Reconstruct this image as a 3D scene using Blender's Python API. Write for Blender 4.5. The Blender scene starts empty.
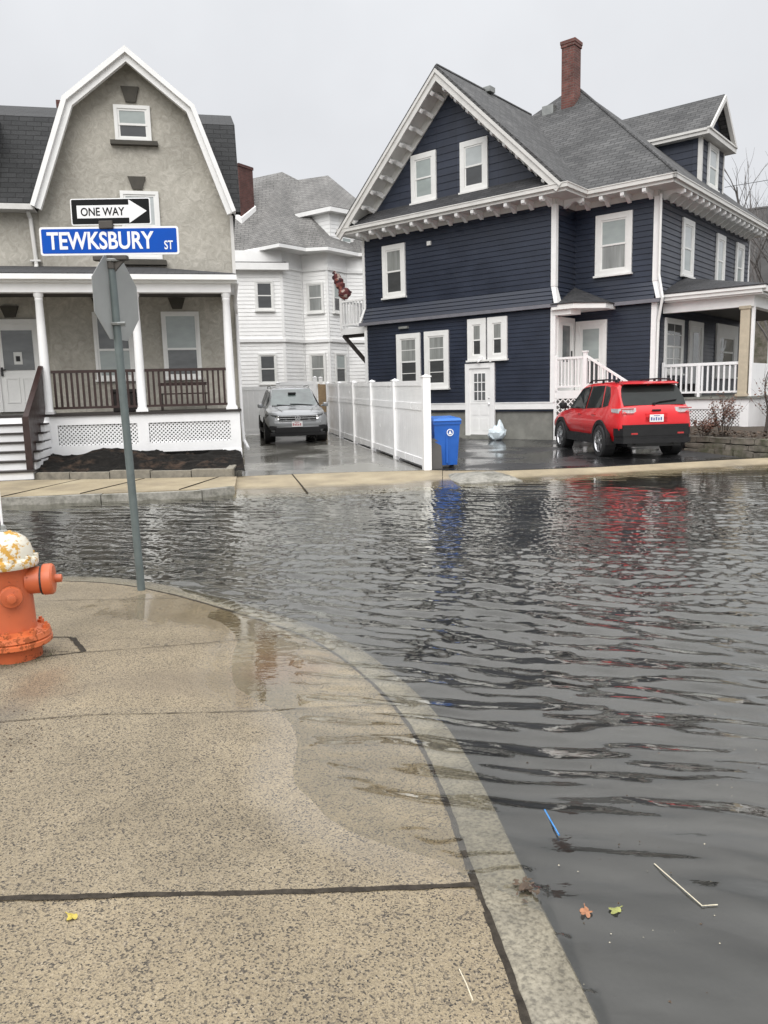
import bpy, bmesh, math, random
import numpy as np
from mathutils import Vector, Matrix
R = math.radians
rnd = random.Random(7)
SC = bpy.context.scene
COL = SC.collection

# ------------------------------------------------------------------ camera
cam = bpy.data.cameras.new("camera")
cam.sensor_fit = 'VERTICAL'; cam.sensor_height = 24.0; cam.lens = 24.0 * 769 / 1024
cam.clip_start = 0.05; cam.clip_end = 2000
co = bpy.data.objects.new("camera", cam); COL.objects.link(co)
pitch, roll = R(8.747), R(1.4637)
f = Vector((0, math.cos(pitch), -math.sin(pitch))); r0 = Vector((1, 0, 0)); u0 = r0.cross(f)
rr = r0 * math.cos(roll) - u0 * math.sin(roll); uu = r0 * math.sin(roll) + u0 * math.cos(roll)
m3 = Matrix((rr, uu, -f)).transposed()
co.matrix_world = Matrix.Translation((0, 0, 1.6)) @ m3.to_4x4()
SC.camera = co

# ------------------------------------------------------------------ world and sun (overcast)
SUN_EL, SUN_ROT = R(40), R(192)
w = bpy.data.worlds.new("World"); SC.world = w; w.use_nodes = True
nt = w.node_tree; nt.nodes.clear()
sky = nt.nodes.new('ShaderNodeTexSky'); sky.sky_type = 'NISHITA'; sky.sun_disc = False
sky.sun_elevation = SUN_EL; sky.sun_rotation = SUN_ROT
mul = nt.nodes.new('ShaderNodeVectorMath'); mul.operation = 'SCALE'; mul.inputs['Scale'].default_value = 0.1
nt.links.new(sky.outputs[0], mul.inputs[0])
tc = nt.nodes.new('ShaderNodeTexCoord'); sep = nt.nodes.new('ShaderNodeSeparateXYZ')
nt.links.new(tc.outputs['Generated'], sep.inputs[0])
rampW = nt.nodes.new('ShaderNodeValToRGB')
e = rampW.color_ramp.elements
e[0].position = 0.0; e[0].color = (.60, .607, .62, 1)
e[1].position = 1.0; e[1].color = (2.4, 2.4, 2.42, 1)
for px_, cx_ in ((.30, (.625, .632, .65, 1)), (.42, (.67, .68, .70, 1)), (.53, (1.02, 1.02, 1.04, 1)), (.72, (1.7, 1.7, 1.72, 1))):
    x = rampW.color_ramp.elements.new(px_); x.color = cx_
nt.links.new(sep.outputs['Z'], rampW.inputs[0])
noi = nt.nodes.new('ShaderNodeTexNoise'); noi.inputs['Scale'].default_value = 4.5; noi.inputs['Detail'].default_value = 4
nt.links.new(tc.outputs['Generated'], noi.inputs['Vector'])
mr = nt.nodes.new('ShaderNodeMapRange'); mr.inputs['From Min'].default_value = .3; mr.inputs['From Max'].default_value = .7; mr.inputs['To Min'].default_value = .95; mr.inputs['To Max'].default_value = 1.05
nt.links.new(noi.outputs['Fac'], mr.inputs['Value'])
mul2 = nt.nodes.new('ShaderNodeVectorMath'); mul2.operation = 'SCALE'
nt.links.new(rampW.outputs[0], mul2.inputs[0]); nt.links.new(mr.outputs[0], mul2.inputs['Scale'])
mixw = nt.nodes.new('ShaderNodeMixRGB'); mixw.inputs[0].default_value = .95
nt.links.new(mul.outputs[0], mixw.inputs[1]); nt.links.new(mul2.outputs[0], mixw.inputs[2])
bg = nt.nodes.new('ShaderNodeBackground'); bg.inputs['Strength'].default_value = 1.0
wo = nt.nodes.new('ShaderNodeOutputWorld')
nt.links.new(mixw.outputs[0], bg.inputs[0]); nt.links.new(bg.outputs[0], wo.inputs[0])

sl = bpy.data.lights.new("sun", 'SUN'); sl.energy = 1.5; sl.angle = R(50); sl.color = (1, .97, .93)
so = bpy.data.objects.new("sun", sl); COL.objects.link(so)
# sun behind the camera, high: light travels along -dir
sd = Vector((math.cos(SUN_EL) * math.sin(SUN_ROT), math.cos(SUN_EL) * math.cos(SUN_ROT), math.sin(SUN_EL)))
so.rotation_euler = sd.to_track_quat('Z', 'Y').to_euler(); so.location = (0, -5, 30)
SC.view_settings.view_transform = 'Standard'; SC.view_settings.look = 'None'
SC.view_settings.exposure = 0.36; SC.view_settings.gamma = 1; SC.view_settings.use_curve_mapping = False
SC.render.engine = 'CYCLES'
SC.cycles.use_denoising = True
SC.cycles.max_bounces = 8; SC.cycles.transparent_max_bounces = 12

# ------------------------------------------------------------------ material helpers
MATS = {}
class NT:
    def __init__(s, name):
        s.m = bpy.data.materials.new(name); s.m.use_nodes = True
        s.t = s.m.node_tree; s.b = s.t.nodes['Principled BSDF']; s.out = s.t.nodes['Material Output']
    def n(s, typ, **kw):
        d = s.t.nodes.new(typ)
        for k, v in kw.items():
            if k[0] == '_': setattr(d, k[1:], v)
            else: d.inputs[k.replace('__', ' ')].default_value = v
        return d
    def l(s, a, b): s.t.links.new(a, b)
    def tex(s, kind='Object'):
        return s.n('ShaderNodeTexCoord').outputs[kind]
    def noise(s, vec, scale, detail=3, rough=.55):
        d = s.n('ShaderNodeTexNoise', Scale=scale, Detail=detail, Roughness=rough); s.l(vec, d.inputs['Vector']); return d.outputs['Fac']
    def ramp(s, fac, stops, interp='LINEAR'):
        d = s.n('ShaderNodeValToRGB'); cr = d.color_ramp; cr.interpolation = interp
        while len(cr.elements) < len(stops): cr.elements.new(.5)
        for el, (p, c) in zip(cr.elements, stops):
            el.position = p; el.color = (c[0], c[1], c[2], 1) if hasattr(c, '__len__') else (c, c, c, 1)
        s.l(fac, d.inputs[0]); return d.outputs[0]
    def mix(s, fac, a, b, mode='MIX'):
        d = s.n('ShaderNodeMixRGB', _blend_type=mode)
        for i, v in ((0, fac), (1, a), (2, b)):
            if hasattr(v, 'is_linked'): s.l(v, d.inputs[i])
            elif i == 0: d.inputs[0].default_value = v
            else: d.inputs[i].default_value = (*v, 1) if hasattr(v, '__len__') else (v, v, v, 1)
        return d.outputs[0]
    def math(s, op, a, b=0.0, clamp=False):
        d = s.n('ShaderNodeMath', _operation=op, _use_clamp=clamp)
        for i, v in ((0, a), (1, b)):
            if hasattr(v, 'is_linked'): s.l(v, d.inputs[i])
            else: d.inputs[i].default_value = v
        return d.outputs[0]
    def bump(s, h, strength=.3, dist=.02, normal=None):
        d = s.n('ShaderNodeBump', Strength=strength, Distance=dist); s.l(h, d.inputs['Height'])
        if normal is not None: s.l(normal, d.inputs['Normal'])
        return d.outputs[0]
    def set(s, **kw):
        for k, v in kw.items():
            i = s.b.inputs[k.replace('__', ' ')]
            if hasattr(v, 'is_linked'): s.l(v, i)
            else: i.default_value = (*v, 1) if (hasattr(v, '__len__') and len(v) == 3 and i.type == 'RGBA') else v
        return s.m

def plain(name, col, rough=.5, var=.12, scale=6.0, bump=0.0, bscale=60, metal=0, coat=0, spec=.5, dirt=None):
    """base colour with gentle weathering noise and optional fine bump"""
    t = NT(name); v = t.tex()
    n1 = t.noise(v, scale, 5, .6)
    c = t.mix(1.0, col, t.ramp(n1, [(.3, 1 - var), (.7, 1 + var)]), 'MULTIPLY')
    if dirt:
        n2 = t.noise(v, dirt[1], 6, .7)
        c = t.mix(t.ramp(n2, [(dirt[2], 0), (dirt[2] + .18, dirt[3])]), c, dirt[0])
    rg = t.ramp(n1, [(.3, max(0, rough - .07)), (.7, min(1, rough + .07))])
    kw = dict(Base__Color=c, Roughness=rg, Metallic=metal, Coat__Weight=coat)
    if coat: kw['Coat__Roughness'] = .06
    if bump: kw['Normal'] = t.bump(t.noise(v, bscale, 4), bump, .01)
    t.b.inputs['Specular IOR Level'].default_value = spec
    t.set(**kw); MATS[name] = t.m; return t.m

def shingles(name, c1, c2, bw=.33, rh=.14, rough=.85):
    t = NT(name); v = t.tex('UV')
    b = t.n('ShaderNodeTexBrick', Scale=1.0, _offset=.5)
    b.inputs['Color1'].default_value = (*c1, 1); b.inputs['Color2'].default_value = (*c2, 1)
    b.inputs['Mortar'].default_value = (c1[0] * .35, c1[1] * .35, c1[2] * .35, 1)
    b.inputs['Mortar Size'].default_value = .012; b.inputs['Mortar Smooth'].default_value = .3
    b.inputs['Brick Width'].default_value = bw; b.inputs['Row Height'].default_value = rh; b.inputs['Bias'].default_value = 0
    t.l(v, b.inputs['Vector'])
    ob = t.tex()
    n = t.noise(ob, 1.1, 5, .65); n2 = t.noise(ob, 28, 3)
    c = t.mix(1, b.outputs['Color'], t.ramp(n, [(.3, .72), (.7, 1.25)]), 'MULTIPLY')
    c = t.mix(1, c, t.ramp(n2, [(.3, .75), (.7, 1.25)]), 'MULTIPLY')
    # saw-tooth height per course so each row casts a little step
    sx = t.n('ShaderNodeSeparateXYZ'); t.l(v, sx.inputs[0])
    fr = t.math('FRACT', t.math('DIVIDE', sx.outputs['Y'], rh))
    h = t.math('ADD', t.math('MULTIPLY', t.math('SUBTRACT', 1.0, fr), .6), t.math('MULTIPLY', n2, .5))
    h = t.math('SUBTRACT', h, t.math('MULTIPLY', b.outputs['Fac'], .4))
    MATS[name] = t.set(Base__Color=c, Roughness=rough, Normal=t.bump(h, .6, .02)); return t.m

def bricks(name, c1, c2, mortar, bw=.21, rh=.075):
    t = NT(name); v = t.tex('UV')
    b = t.n('ShaderNodeTexBrick', Scale=1.0)
    for k, c in (('Color1', c1), ('Color2', c2), ('Mortar', mortar)): b.inputs[k].default_value = (*c, 1)
    b.inputs['Mortar Size'].default_value = .008; b.inputs['Brick Width'].default_value = bw; b.inputs['Row Height'].default_value = rh
    t.l(v, b.inputs['Vector'])
    n = t.noise(t.tex(), 3, 5)
    c = t.mix(1, b.outputs['Color'], t.ramp(n, [(.3, .65), (.7, 1.25)]), 'MULTIPLY')
    MATS[name] = t.set(Base__Color=c, Roughness=.9, Normal=t.bump(t.math('SUBTRACT', 1.0, b.outputs['Fac']), .5, .01)); return t.m

def glass_pane(name, col, var=.3, scale=(1.2, 1.2, 3), ior=1.6):
    """window glass as seen from outside: a dim interior or blind behind a clear reflecting coat"""
    t = NT(name); v = t.tex()
    mp = t.n('ShaderNodeMapping'); mp.inputs['Scale'].default_value = scale; t.l(v, mp.inputs[0])
    n = t.noise(mp.outputs[0], 1.4, 3)
    c = t.mix(1, col, t.ramp(n, [(.3, 1 - var), (.7, 1 + var)]), 'MULTIPLY')
    MATS[name] = t.set(Base__Color=c, Roughness=.6, Coat__Weight=1.0, Coat__Roughness=.02, Coat__IOR=ior, Coat__Normal=t.bump(t.noise(v, 2.5, 1), .04, .05)); return t.m

plain('white paint', (.80, .80, .79), .45, .05, 3, dirt=((.45, .43, .38), 1.3, .62, .35))
plain('porch white', (.80, .80, .80), .4, .04, 4, dirt=((.5, .47, .42), 2.0, .63, .3))
plain('vinyl white', (.88, .88, .88), .22, .03, 2, dirt=((.55, .55, .52), .9, .64, .25))
plain('cream trim', (.62, .61, .585), .5, .08, 3, dirt=((.30, .28, .25), 2.2, .6, .4))
plain('casing white', (.74, .74, .72), .45, .05, 4, dirt=((.5, .48, .44), 3, .63, .3))
plain('tan post', (.46, .40, .30), .6, .1, 8)
plain('navy siding', (.015, .021, .038), .36, .22, 1.3, dirt=((.030, .035, .046), 1.5, .58, .5))
plain('navy band', (.16, .16, .18), .5, .1, 5)
plain('white siding', (.87, .87, .86), .45, .05, 2, dirt=((.52, .53, .52), 1.2, .6, .4))
plain('foundation', (.20, .20, .18), .8, .25, 2.5, bump=.4, bscale=25, dirt=((.09, .10, .08), 1.1, .55, .7))
plain('brown stain', (.026, .011, .009), .4, .3, 9)
plain('dark brown', (.022, .017, .015), .5, .2, 9)
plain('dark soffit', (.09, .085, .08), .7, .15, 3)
plain('black rubber', (.016, .016, .017), .6, .15, 14, bump=.2, bscale=80)
plain('black plastic', (.011, .011, .012), .55, .2, 10, bump=.1, bscale=200, spec=.3)
plain('black metal', (.015, .015, .016), .35, .1, 10)
plain('alloy', (.55, .55, .56), .28, .1, 10, metal=.9)
plain('chrome', (.75, .75, .76), .15, .05, 8, metal=1)
plain('red paint', (.60, .007, .012), .35, .04, 3, coat=.55, dirt=((.30, .02, .02), 3, .66, .25))
plain('grey paint', (.27, .28, .29), .32, .05, 3, metal=.35, coat=1, dirt=((.12, .12, .12), 3, .62, .3))
plain('lamp clear', (.55, .52, .52), .12, .25, 30, coat=1, metal=.3)
plain('lamp red', (.40, .02, .02), .2, .1, 20, coat=1)
plain('headlight', (.12, .125, .13), .1, .4, 25, coat=1, metal=.5)
plain('plate white', (.72, .72, .72), .4, .03, 8)
plain('plate red', (.35, .06, .08), .4, .1, 8)
plain('plate blue', (.10, .12, .30), .4, .1, 8)
glass_pane('car glass', (.010, .013, .012), .3, ior=1.42)
MATS['car glass'].node_tree.nodes['Principled BSDF'].inputs['Coat Weight'].default_value = .45
MATS['car glass'].node_tree.nodes['Principled BSDF'].inputs['Specular IOR Level'].default_value = .15
glass_pane('windshield glass', (.07, .095, .09), .5)
glass_pane('pane blind', (.30, .34, .33), .12)
glass_pane('pane curtain', (.22, .23, .22), .35, (6, 6, .6))
glass_pane('pane dark', (.028, .031, .033), .4)
glass_pane('pane mid', (.085, .092, .095), .4)
glass_pane('pane pale', (.42, .45, .45), .12)
plain('galvanised', (.30, .31, .30), .45, .12, 6, metal=.5, dirt=((.18, .17, .15), 4, .6, .5))
plain('pole green', (.115, .14, .138), .5, .15, 8, metal=.2, dirt=((.16, .17, .16), 6, .6, .5))
plain('sign back', (.33, .34, .33), .5, .08, 5, metal=.35, dirt=((.2, .2, .19), 5, .6, .4))
plain('sign blue', (.004, .075, .42), .6, .05, 5, spec=.15)
plain('sign black', (.008, .009, .010), .6, .1, 5, spec=.15)
plain('sign white', (.80, .81, .82), .4, .03, 5, dirt=((.5, .5, .48), 8, .66, .3))
plain('bracket dark', (.07, .063, .055), .6, .2, 12, metal=.3)
plain('bin blue', (.012, .10, .42), .4, .08, 4)
plain('bin blue lid', (.018, .14, .50), .35, .08, 4)
plain('bag plastic', (.60, .68, .72), .3, .12, 20)
plain('wood tan', (.30, .21, .12), .7, .2, 12, bump=.2)
plain('bark', (.045, .036, .030), .9, .3, 20, bump=.5)
plain('bark grey', (.13, .12, .115), .9, .3, 12)
plain('leaf brown', (.10, .045, .028), .7, .35, 30)
plain('leaf litter', (.075, .05, .032), .8, .4, 30)
plain('moss green', (.06, .075, .03), .95, .35, 9, bump=.6)
plain('grass green', (.05, .075, .025), .8, .35, 20)
plain('stone grey', (.16, .145, .12), .85, .35, 5, bump=.6, bscale=18, dirt=((.055, .06, .03), 2.2, .46, .85))
plain('granite', (.25, .24, .21), .7, .25, 20, bump=.4, bscale=40, dirt=((.07, .068, .05), 3, .46, .85))
plain('border stone', (.22, .20, .16), .8, .25, 9, bump=.4, bscale=30, dirt=((.10, .09, .07), 3, .52, .7))
plain('mulch', (.010, .009, .008), .95, .5, 8, spec=.15, bump=1.0, bscale=22, dirt=((.085, .055, .038), 2.0, .54, .75))
plain('soil', (.055, .042, .030), .95, .35, 5, bump=.8, bscale=16)
plain('tar', (.040, .034, .027), .95, .45, 30, bump=.6, spec=.15)
plain('paper', (.62, .62, .60), .7, .05, 10)
plain('straw blue', (.04, .20, .48), .3, .05, 10)
plain('reed', (.55, .50, .38), .6, .1, 20)
plain('leaf orange', (.30, .13, .06), .5, .3, 60)
plain('leaf yellow', (.42, .33, .05), .5, .2, 60)
plain('leaf green', (.24, .25, .07), .5, .25, 60)
plain('terracotta wall', (.33, .25, .21), .9, .2, 4, bump=.3)
plain('far roof', (.055, .053, .052), .9, .35, 1.6, bump=.6, bscale=8)
plain('keystone', (.065, .060, .05), .85, .2, 9, bump=.3)
shingles('dark shingle', (.017, .018, .019), (.028, .029, .030))
shingles('grey shingle', (.050, .051, .052), (.088, .088, .088))
shingles('porch shingle', (.030, .031, .034), (.05, .05, .053))
shingles('pale shingle', (.155, .152, .146), (.195, .19, .182))
bricks('red brick', (.11, .042, .035), (.18, .068, .056), (.14, .115, .10))
bricks('dark brick', (.075, .028, .024), (.11, .042, .036), (.085, .06, .052))

def m_stucco():
    t = NT('stucco'); v = t.tex()
    nw = t.n('ShaderNodeTexNoise', Scale=5.0, Detail=6, Roughness=.65, Distortion=1.6); t.l(v, nw.inputs['Vector'])
    n2 = t.noise(v, .8, 4)
    c = t.ramp(nw.outputs['Fac'], [(.30, (.34, .32, .275)), (.5, (.41, .39, .34)), (.68, (.50, .475, .42))])
    c = t.mix(1, c, t.ramp(n2, [(.3, .82), (.7, 1.12)]), 'MULTIPLY')
    h = t.math('ADD', nw.outputs['Fac'], t.math('MULTIPLY', t.noise(v, 60, 3), .4))
    MATS['stucco'] = t.set(Base__Color=c, Roughness=.92, Normal=t.bump(h, .55, .04))
m_stucco()

def m_navy_shingle():
    t = NT('navy shingle'); v = t.tex('UV')
    b = t.n('ShaderNodeTexBrick', Scale=1.0)
    for k, c in (('Color1', (.019, .025, .042)), ('Color2', (.026, .033, .053)), ('Mortar', (.008, .01, .018))): b.inputs[k].default_value = (*c, 1)
    b.inputs['Mortar Size'].default_value = .006; b.inputs['Brick Width'].default_value = .7; b.inputs['Row Height'].default_value = 50
    t.l(v, b.inputs['Vector'])
    n = t.noise(t.tex(), 2.5, 5)
    c = t.mix(1, b.outputs['Color'], t.ramp(n, [(.3, .8), (.7, 1.2)]), 'MULTIPLY')
    MATS['navy shingle'] = t.set(Base__Color=c, Roughness=.5)
m_navy_shingle()

def wet_mask(t, z0, z1, wob=.02, sc=1.4):
    g = t.n('ShaderNodeNewGeometry'); s = t.n('ShaderNodeSeparateXYZ'); t.l(g.outputs['Position'], s.inputs[0])
    n = t.noise(g.outputs['Position'], sc, 5, .6)
    zz = t.math('ADD', s.outputs['Z'], t.math('MULTIPLY', t.math('SUBTRACT', n, .5), wob))
    mr = t.n('ShaderNodeMapRange'); mr.inputs['From Min'].default_value = z0; mr.inputs['From Max'].default_value = z1
    mr.inputs['To Min'].default_value = 1; mr.inputs['To Max'].default_value = 0; mr.interpolation_type = 'SMOOTHSTEP'
    t.l(zz, mr.inputs['Value']); return mr.outputs[0], g.outputs['Position']

def m_sidewalk():
    t = NT('aggregate concrete')
    wet, pos = wet_mask(t, .004, .014, .026, 1.1)
    vo = t.n('ShaderNodeTexVoronoi', Scale=175.0, Randomness=1.0); t.l(pos, vo.inputs['Vector'])
    sc = t.n('ShaderNodeSeparateColor'); t.l(vo.outputs['Color'], sc.inputs[0])
    vo2 = t.n('ShaderNodeTexVoronoi', Scale=330.0); t.l(pos, vo2.inputs['Vector'])
    sc2 = t.n('ShaderNodeSeparateColor'); t.l(vo2.outputs['Color'], sc2.inputs[0])
    big = t.noise(pos, 9, 3)
    c = t.ramp(sc.outputs[0], [(0, (.50, .42, .29)), (.35, (.42, .35, .24)), (.6, (.33, .275, .20)), (.72, (.60, .52, .39)), (.76, (.19, .165, .14)), (.805, (.022, .022, .028))], 'CONSTANT')
    c2 = t.ramp(sc2.outputs[1], [(0, (.46, .385, .265)), (.5, (.38, .32, .22)), (.74, (.56, .49, .37)), (.83, (.04, .038, .042))], 'CONSTANT')
    c = t.mix(t.ramp(big, [(.35, .2), (.65, .5)]), c, c2)
    dens = t.noise(pos, 1.7, 4, .6)
    c = t.mix(1, c, t.ramp(dens, [(.3, (.42, .405, .38)), (.7, (.64, .62, .585))]), 'MULTIPLY')
    sp_ = t.n('ShaderNodeSeparateXYZ'); t.l(pos, sp_.inputs[0])
    yy_ = t.math('SUBTRACT', sp_.outputs['Y'], t.math('MULTIPLY', sp_.outputs['X'], .06))
    for lim_, tone in ((2.27, (.96, .97, .99)), (3.85, (1.05, 1.04, 1.02)), (5.0, (.93, .93, .92))):
        c = t.mix(t.math('GREATER_THAN', yy_, lim_), c, t.mix(1, c, tone, 'MULTIPLY'))
    # rust stain and grime beside the hydrant, run-off darkening toward the left edge
    def blob(cx, cy, rx, ry, soft=.6):
        mp = t.n('ShaderNodeMapping'); mp.inputs['Location'].default_value = (-cx / rx, -cy / ry, 0); mp.inputs['Scale'].default_value = (1 / rx, 1 / ry, 0)
        t.l(pos, mp.inputs[0]); ln = t.n('ShaderNodeVectorMath', _operation='LENGTH'); t.l(mp.outputs[0], ln.inputs[0])
        d = t.math('ADD', ln.outputs['Value'], t.math('MULTIPLY', t.math('SUBTRACT', t.noise(pos, 5, 4), .5), 1.3))
        return t.ramp(d, [(1 - soft, 1), (1, 0)])
    c = t.mix(t.math('MULTIPLY', blob(-1.92, 4.05, .24, .34, .8), .5), c, t.mix(1, c, (.62, .36, .22), 'MULTIPLY'))
    c = t.mix(t.math('MULTIPLY', blob(-2.0, 3.6, .22, .35), .45), c, (.08, .07, .06))
    c = t.mix(t.math('MULTIPLY', blob(-1.15, 4.15, .75, .28), .45), c, (.15, .12, .085))
    c = t.mix(t.math('MULTIPLY', blob(-.62, 4.45, .35, .35), .35), c, (.24, .13, .08))
    wet = t.math('MAXIMUM', wet, t.math('MULTIPLY', blob(-1.35, 5.85, 1.0, .62, .25), .9))
    g2 = t.noise(pos, .6, 4)
    c = t.mix(t.ramp(g2, [(.55, 0), (.75, .35)]), c, (.19, .16, .12))
    wc = t.mix(1, c, (1.0, .97, .90), 'MULTIPLY')
    c = t.mix(wet, c, wc)
    rg = t.mix(wet, .82, .16)
    h = t.math('ADD', vo.outputs['Distance'], t.math('MULTIPLY', vo2.outputs['Distance'], .5))
    MATS['aggregate concrete'] = t.set(Base__Color=c, Roughness=rg, Normal=t.bump(t.math('MULTIPLY', h, t.math('SUBTRACT', 1.0, t.math('MULTIPLY', wet, .88))), .55, .004), Coat__Weight=t.math('MULTIPLY', wet, .8), Coat__Roughness=.08)
plain('joint grit', (.10, .085, .065), .95, .5, 40, spec=.1)
m_sidewalk()

def m_curb():
    t = NT('curb granite')
    wet, pos = wet_mask(t, .012, .05, .02, 2)
    n = t.noise(pos, 70, 3); n2 = t.noise(pos, 6, 5)
    c = t.ramp(n, [(.35, (.17, .155, .125)), (.5, (.31, .285, .23)), (.68, (.40, .37, .305))])
    c = t.mix(1, c, t.ramp(n2, [(.3, .7), (.7, 1.2)]), 'MULTIPLY')
    c = t.mix(wet, c, t.mix(1, c, (.58, .56, .50), 'MULTIPLY'))
    MATS['curb granite'] = t.set(Base__Color=c, Roughness=t.mix(wet, .8, .25), Normal=t.bump(n, .4, .006))
m_curb()

def m_far_walk():
    t = NT('tan concrete')
    wet, pos = wet_mask(t, .015, .05, .03, .9)
    n = t.noise(pos, 1.5, 5, .6); n2 = t.noise(pos, 60, 2)
    c = t.ramp(n, [(.3, (.20, .165, .11)), (.55, (.31, .255, .165)), (.75, (.38, .325, .22))])
    c = t.mix(1, c, t.ramp(n2, [(.3, .85), (.7, 1.12)]), 'MULTIPLY')
    c = t.mix(wet, c, t.mix(1, c, (.50, .50, .48), 'MULTIPLY'))
    MATS['tan concrete'] = t.set(Base__Color=c, Roughness=t.mix(wet, .6, .12), Normal=t.bump(n2, .2, .005))
m_far_walk()

def m_wet(name, dry, damp, r0, r1, sc):
    t = NT(name); v = t.tex()
    n = t.noise(v, sc, 5, .55); n2 = t.noise(v, 45, 3)
    k = t.ramp(n, [(.42, 0), (.56, 1)])
    c = t.mix(k, dry, damp)
    c = t.mix(1, c, t.ramp(n2, [(.3, .85), (.7, 1.15)]), 'MULTIPLY')
    MATS[name] = t.set(Base__Color=c, Roughness=t.mix(k, r0, r1), Normal=t.bump(n2, .12, .004))
m_wet('wet driveway', (.20, .195, .175), (.13, .125, .11), .28, .07, .55)
m_wet('wet asphalt', (.030, .030, .031), (.020, .020, .021), .42, .10, .7)
m_wet('road asphalt', (.020, .019, .017), (.012, .012, .011), .5, .3, .5)

def m_water():
    t = NT('flood water')
    t.t.nodes.remove(t.b)
    pos = t.n('ShaderNodeNewGeometry').outputs['Position']
    mp = t.n('ShaderNodeMapping'); mp.inputs['Scale'].default_value = (5, 11, 1); mp.inputs['Rotation'].default_value = (0, 0, R(20)); t.l(pos, mp.inputs[0])
    nn = t.noise(mp.outputs[0], 1.5, 3, .5)
    nb = t.bump(nn, .10, .012)
    fr = t.n('ShaderNodeFresnel', IOR=1.33); t.l(nb, fr.inputs['Normal'])
    gl = t.n('ShaderNodeBsdfGlossy', Roughness=.03); gl.inputs['Color'].default_value = (1, 1, .955, 1); t.l(nb, gl.inputs['Normal'])
    tr = t.n('ShaderNodeBsdfTransparent'); tr.inputs['Color'].default_value = (1, 1, .985, 1)
    mx = t.n('ShaderNodeMixShader'); t.l(t.ramp(fr.outputs[0], [(0, 0), (.06, .118), (.17, .40), (.36, .50), (.6, .64), (1, .95)]), mx.inputs[0]); t.l(tr.outputs[0], mx.inputs[1]); t.l(gl.outputs[0], mx.inputs[2])
    t.l(mx.outputs[0], t.out.inputs['Surface']); MATS['flood water'] = t.m
m_water()

def m_hydrant(name, base, rust, bare, amt):
    t = NT(name); v = t.tex()
    n = t.noise(v, 11, 6, .7); n2 = t.noise(v, 42, 4, .7); n3 = t.noise(v, 3, 4)
    c = t.mix(1, base, t.ramp(n3, [(.3, .82), (.7, 1.18)]), 'MULTIPLY')
    k = t.ramp(t.math('ADD', t.math('MULTIPLY', n, .65), t.math('MULTIPLY', n2, .35)), [(amt, 0), (amt + .03, 1)])
    c = t.mix(k, c, rust)
    k2 = t.ramp(n2, [(.70, 0), (.73, 1)])
    c = t.mix(k2, c, bare)
    MATS[name] = t.set(Base__Color=c, Roughness=t.mix(k, .42, .85), Normal=t.bump(t.math('SUBTRACT', t.math('MULTIPLY', n2, .4), k), .35, .006))
m_hydrant('hydrant orange', (.50, .115, .042), (.22, .055, .02), (.12, .035, .02), .60)
m_hydrant('hydrant rim', (.52, .125, .04), (.28, .065, .015), (.10, .03, .015), .52)
m_hydrant('hydrant bonnet', (.60, .57, .48), (.48, .27, .05), (.22, .08, .03), .528)

def m_flag():
    t = NT('patterned cloth'); v = t.tex()
    n = t.n('ShaderNodeTexVoronoi', Scale=9.0); t.l(v, n.inputs['Vector'])
    sc = t.n('ShaderNodeSeparateColor'); t.l(n.outputs['Color'], sc.inputs[0])
    c = t.ramp(sc.outputs[0], [(0, (.12, .03, .03)), (.4, (.22, .07, .05)), (.6, (.38, .30, .26)), (.75, (.06, .025, .03))], 'CONSTANT')
    MATS['patterned cloth'] = t.set(Base__Color=c, Roughness=.85)
m_flag()

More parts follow.
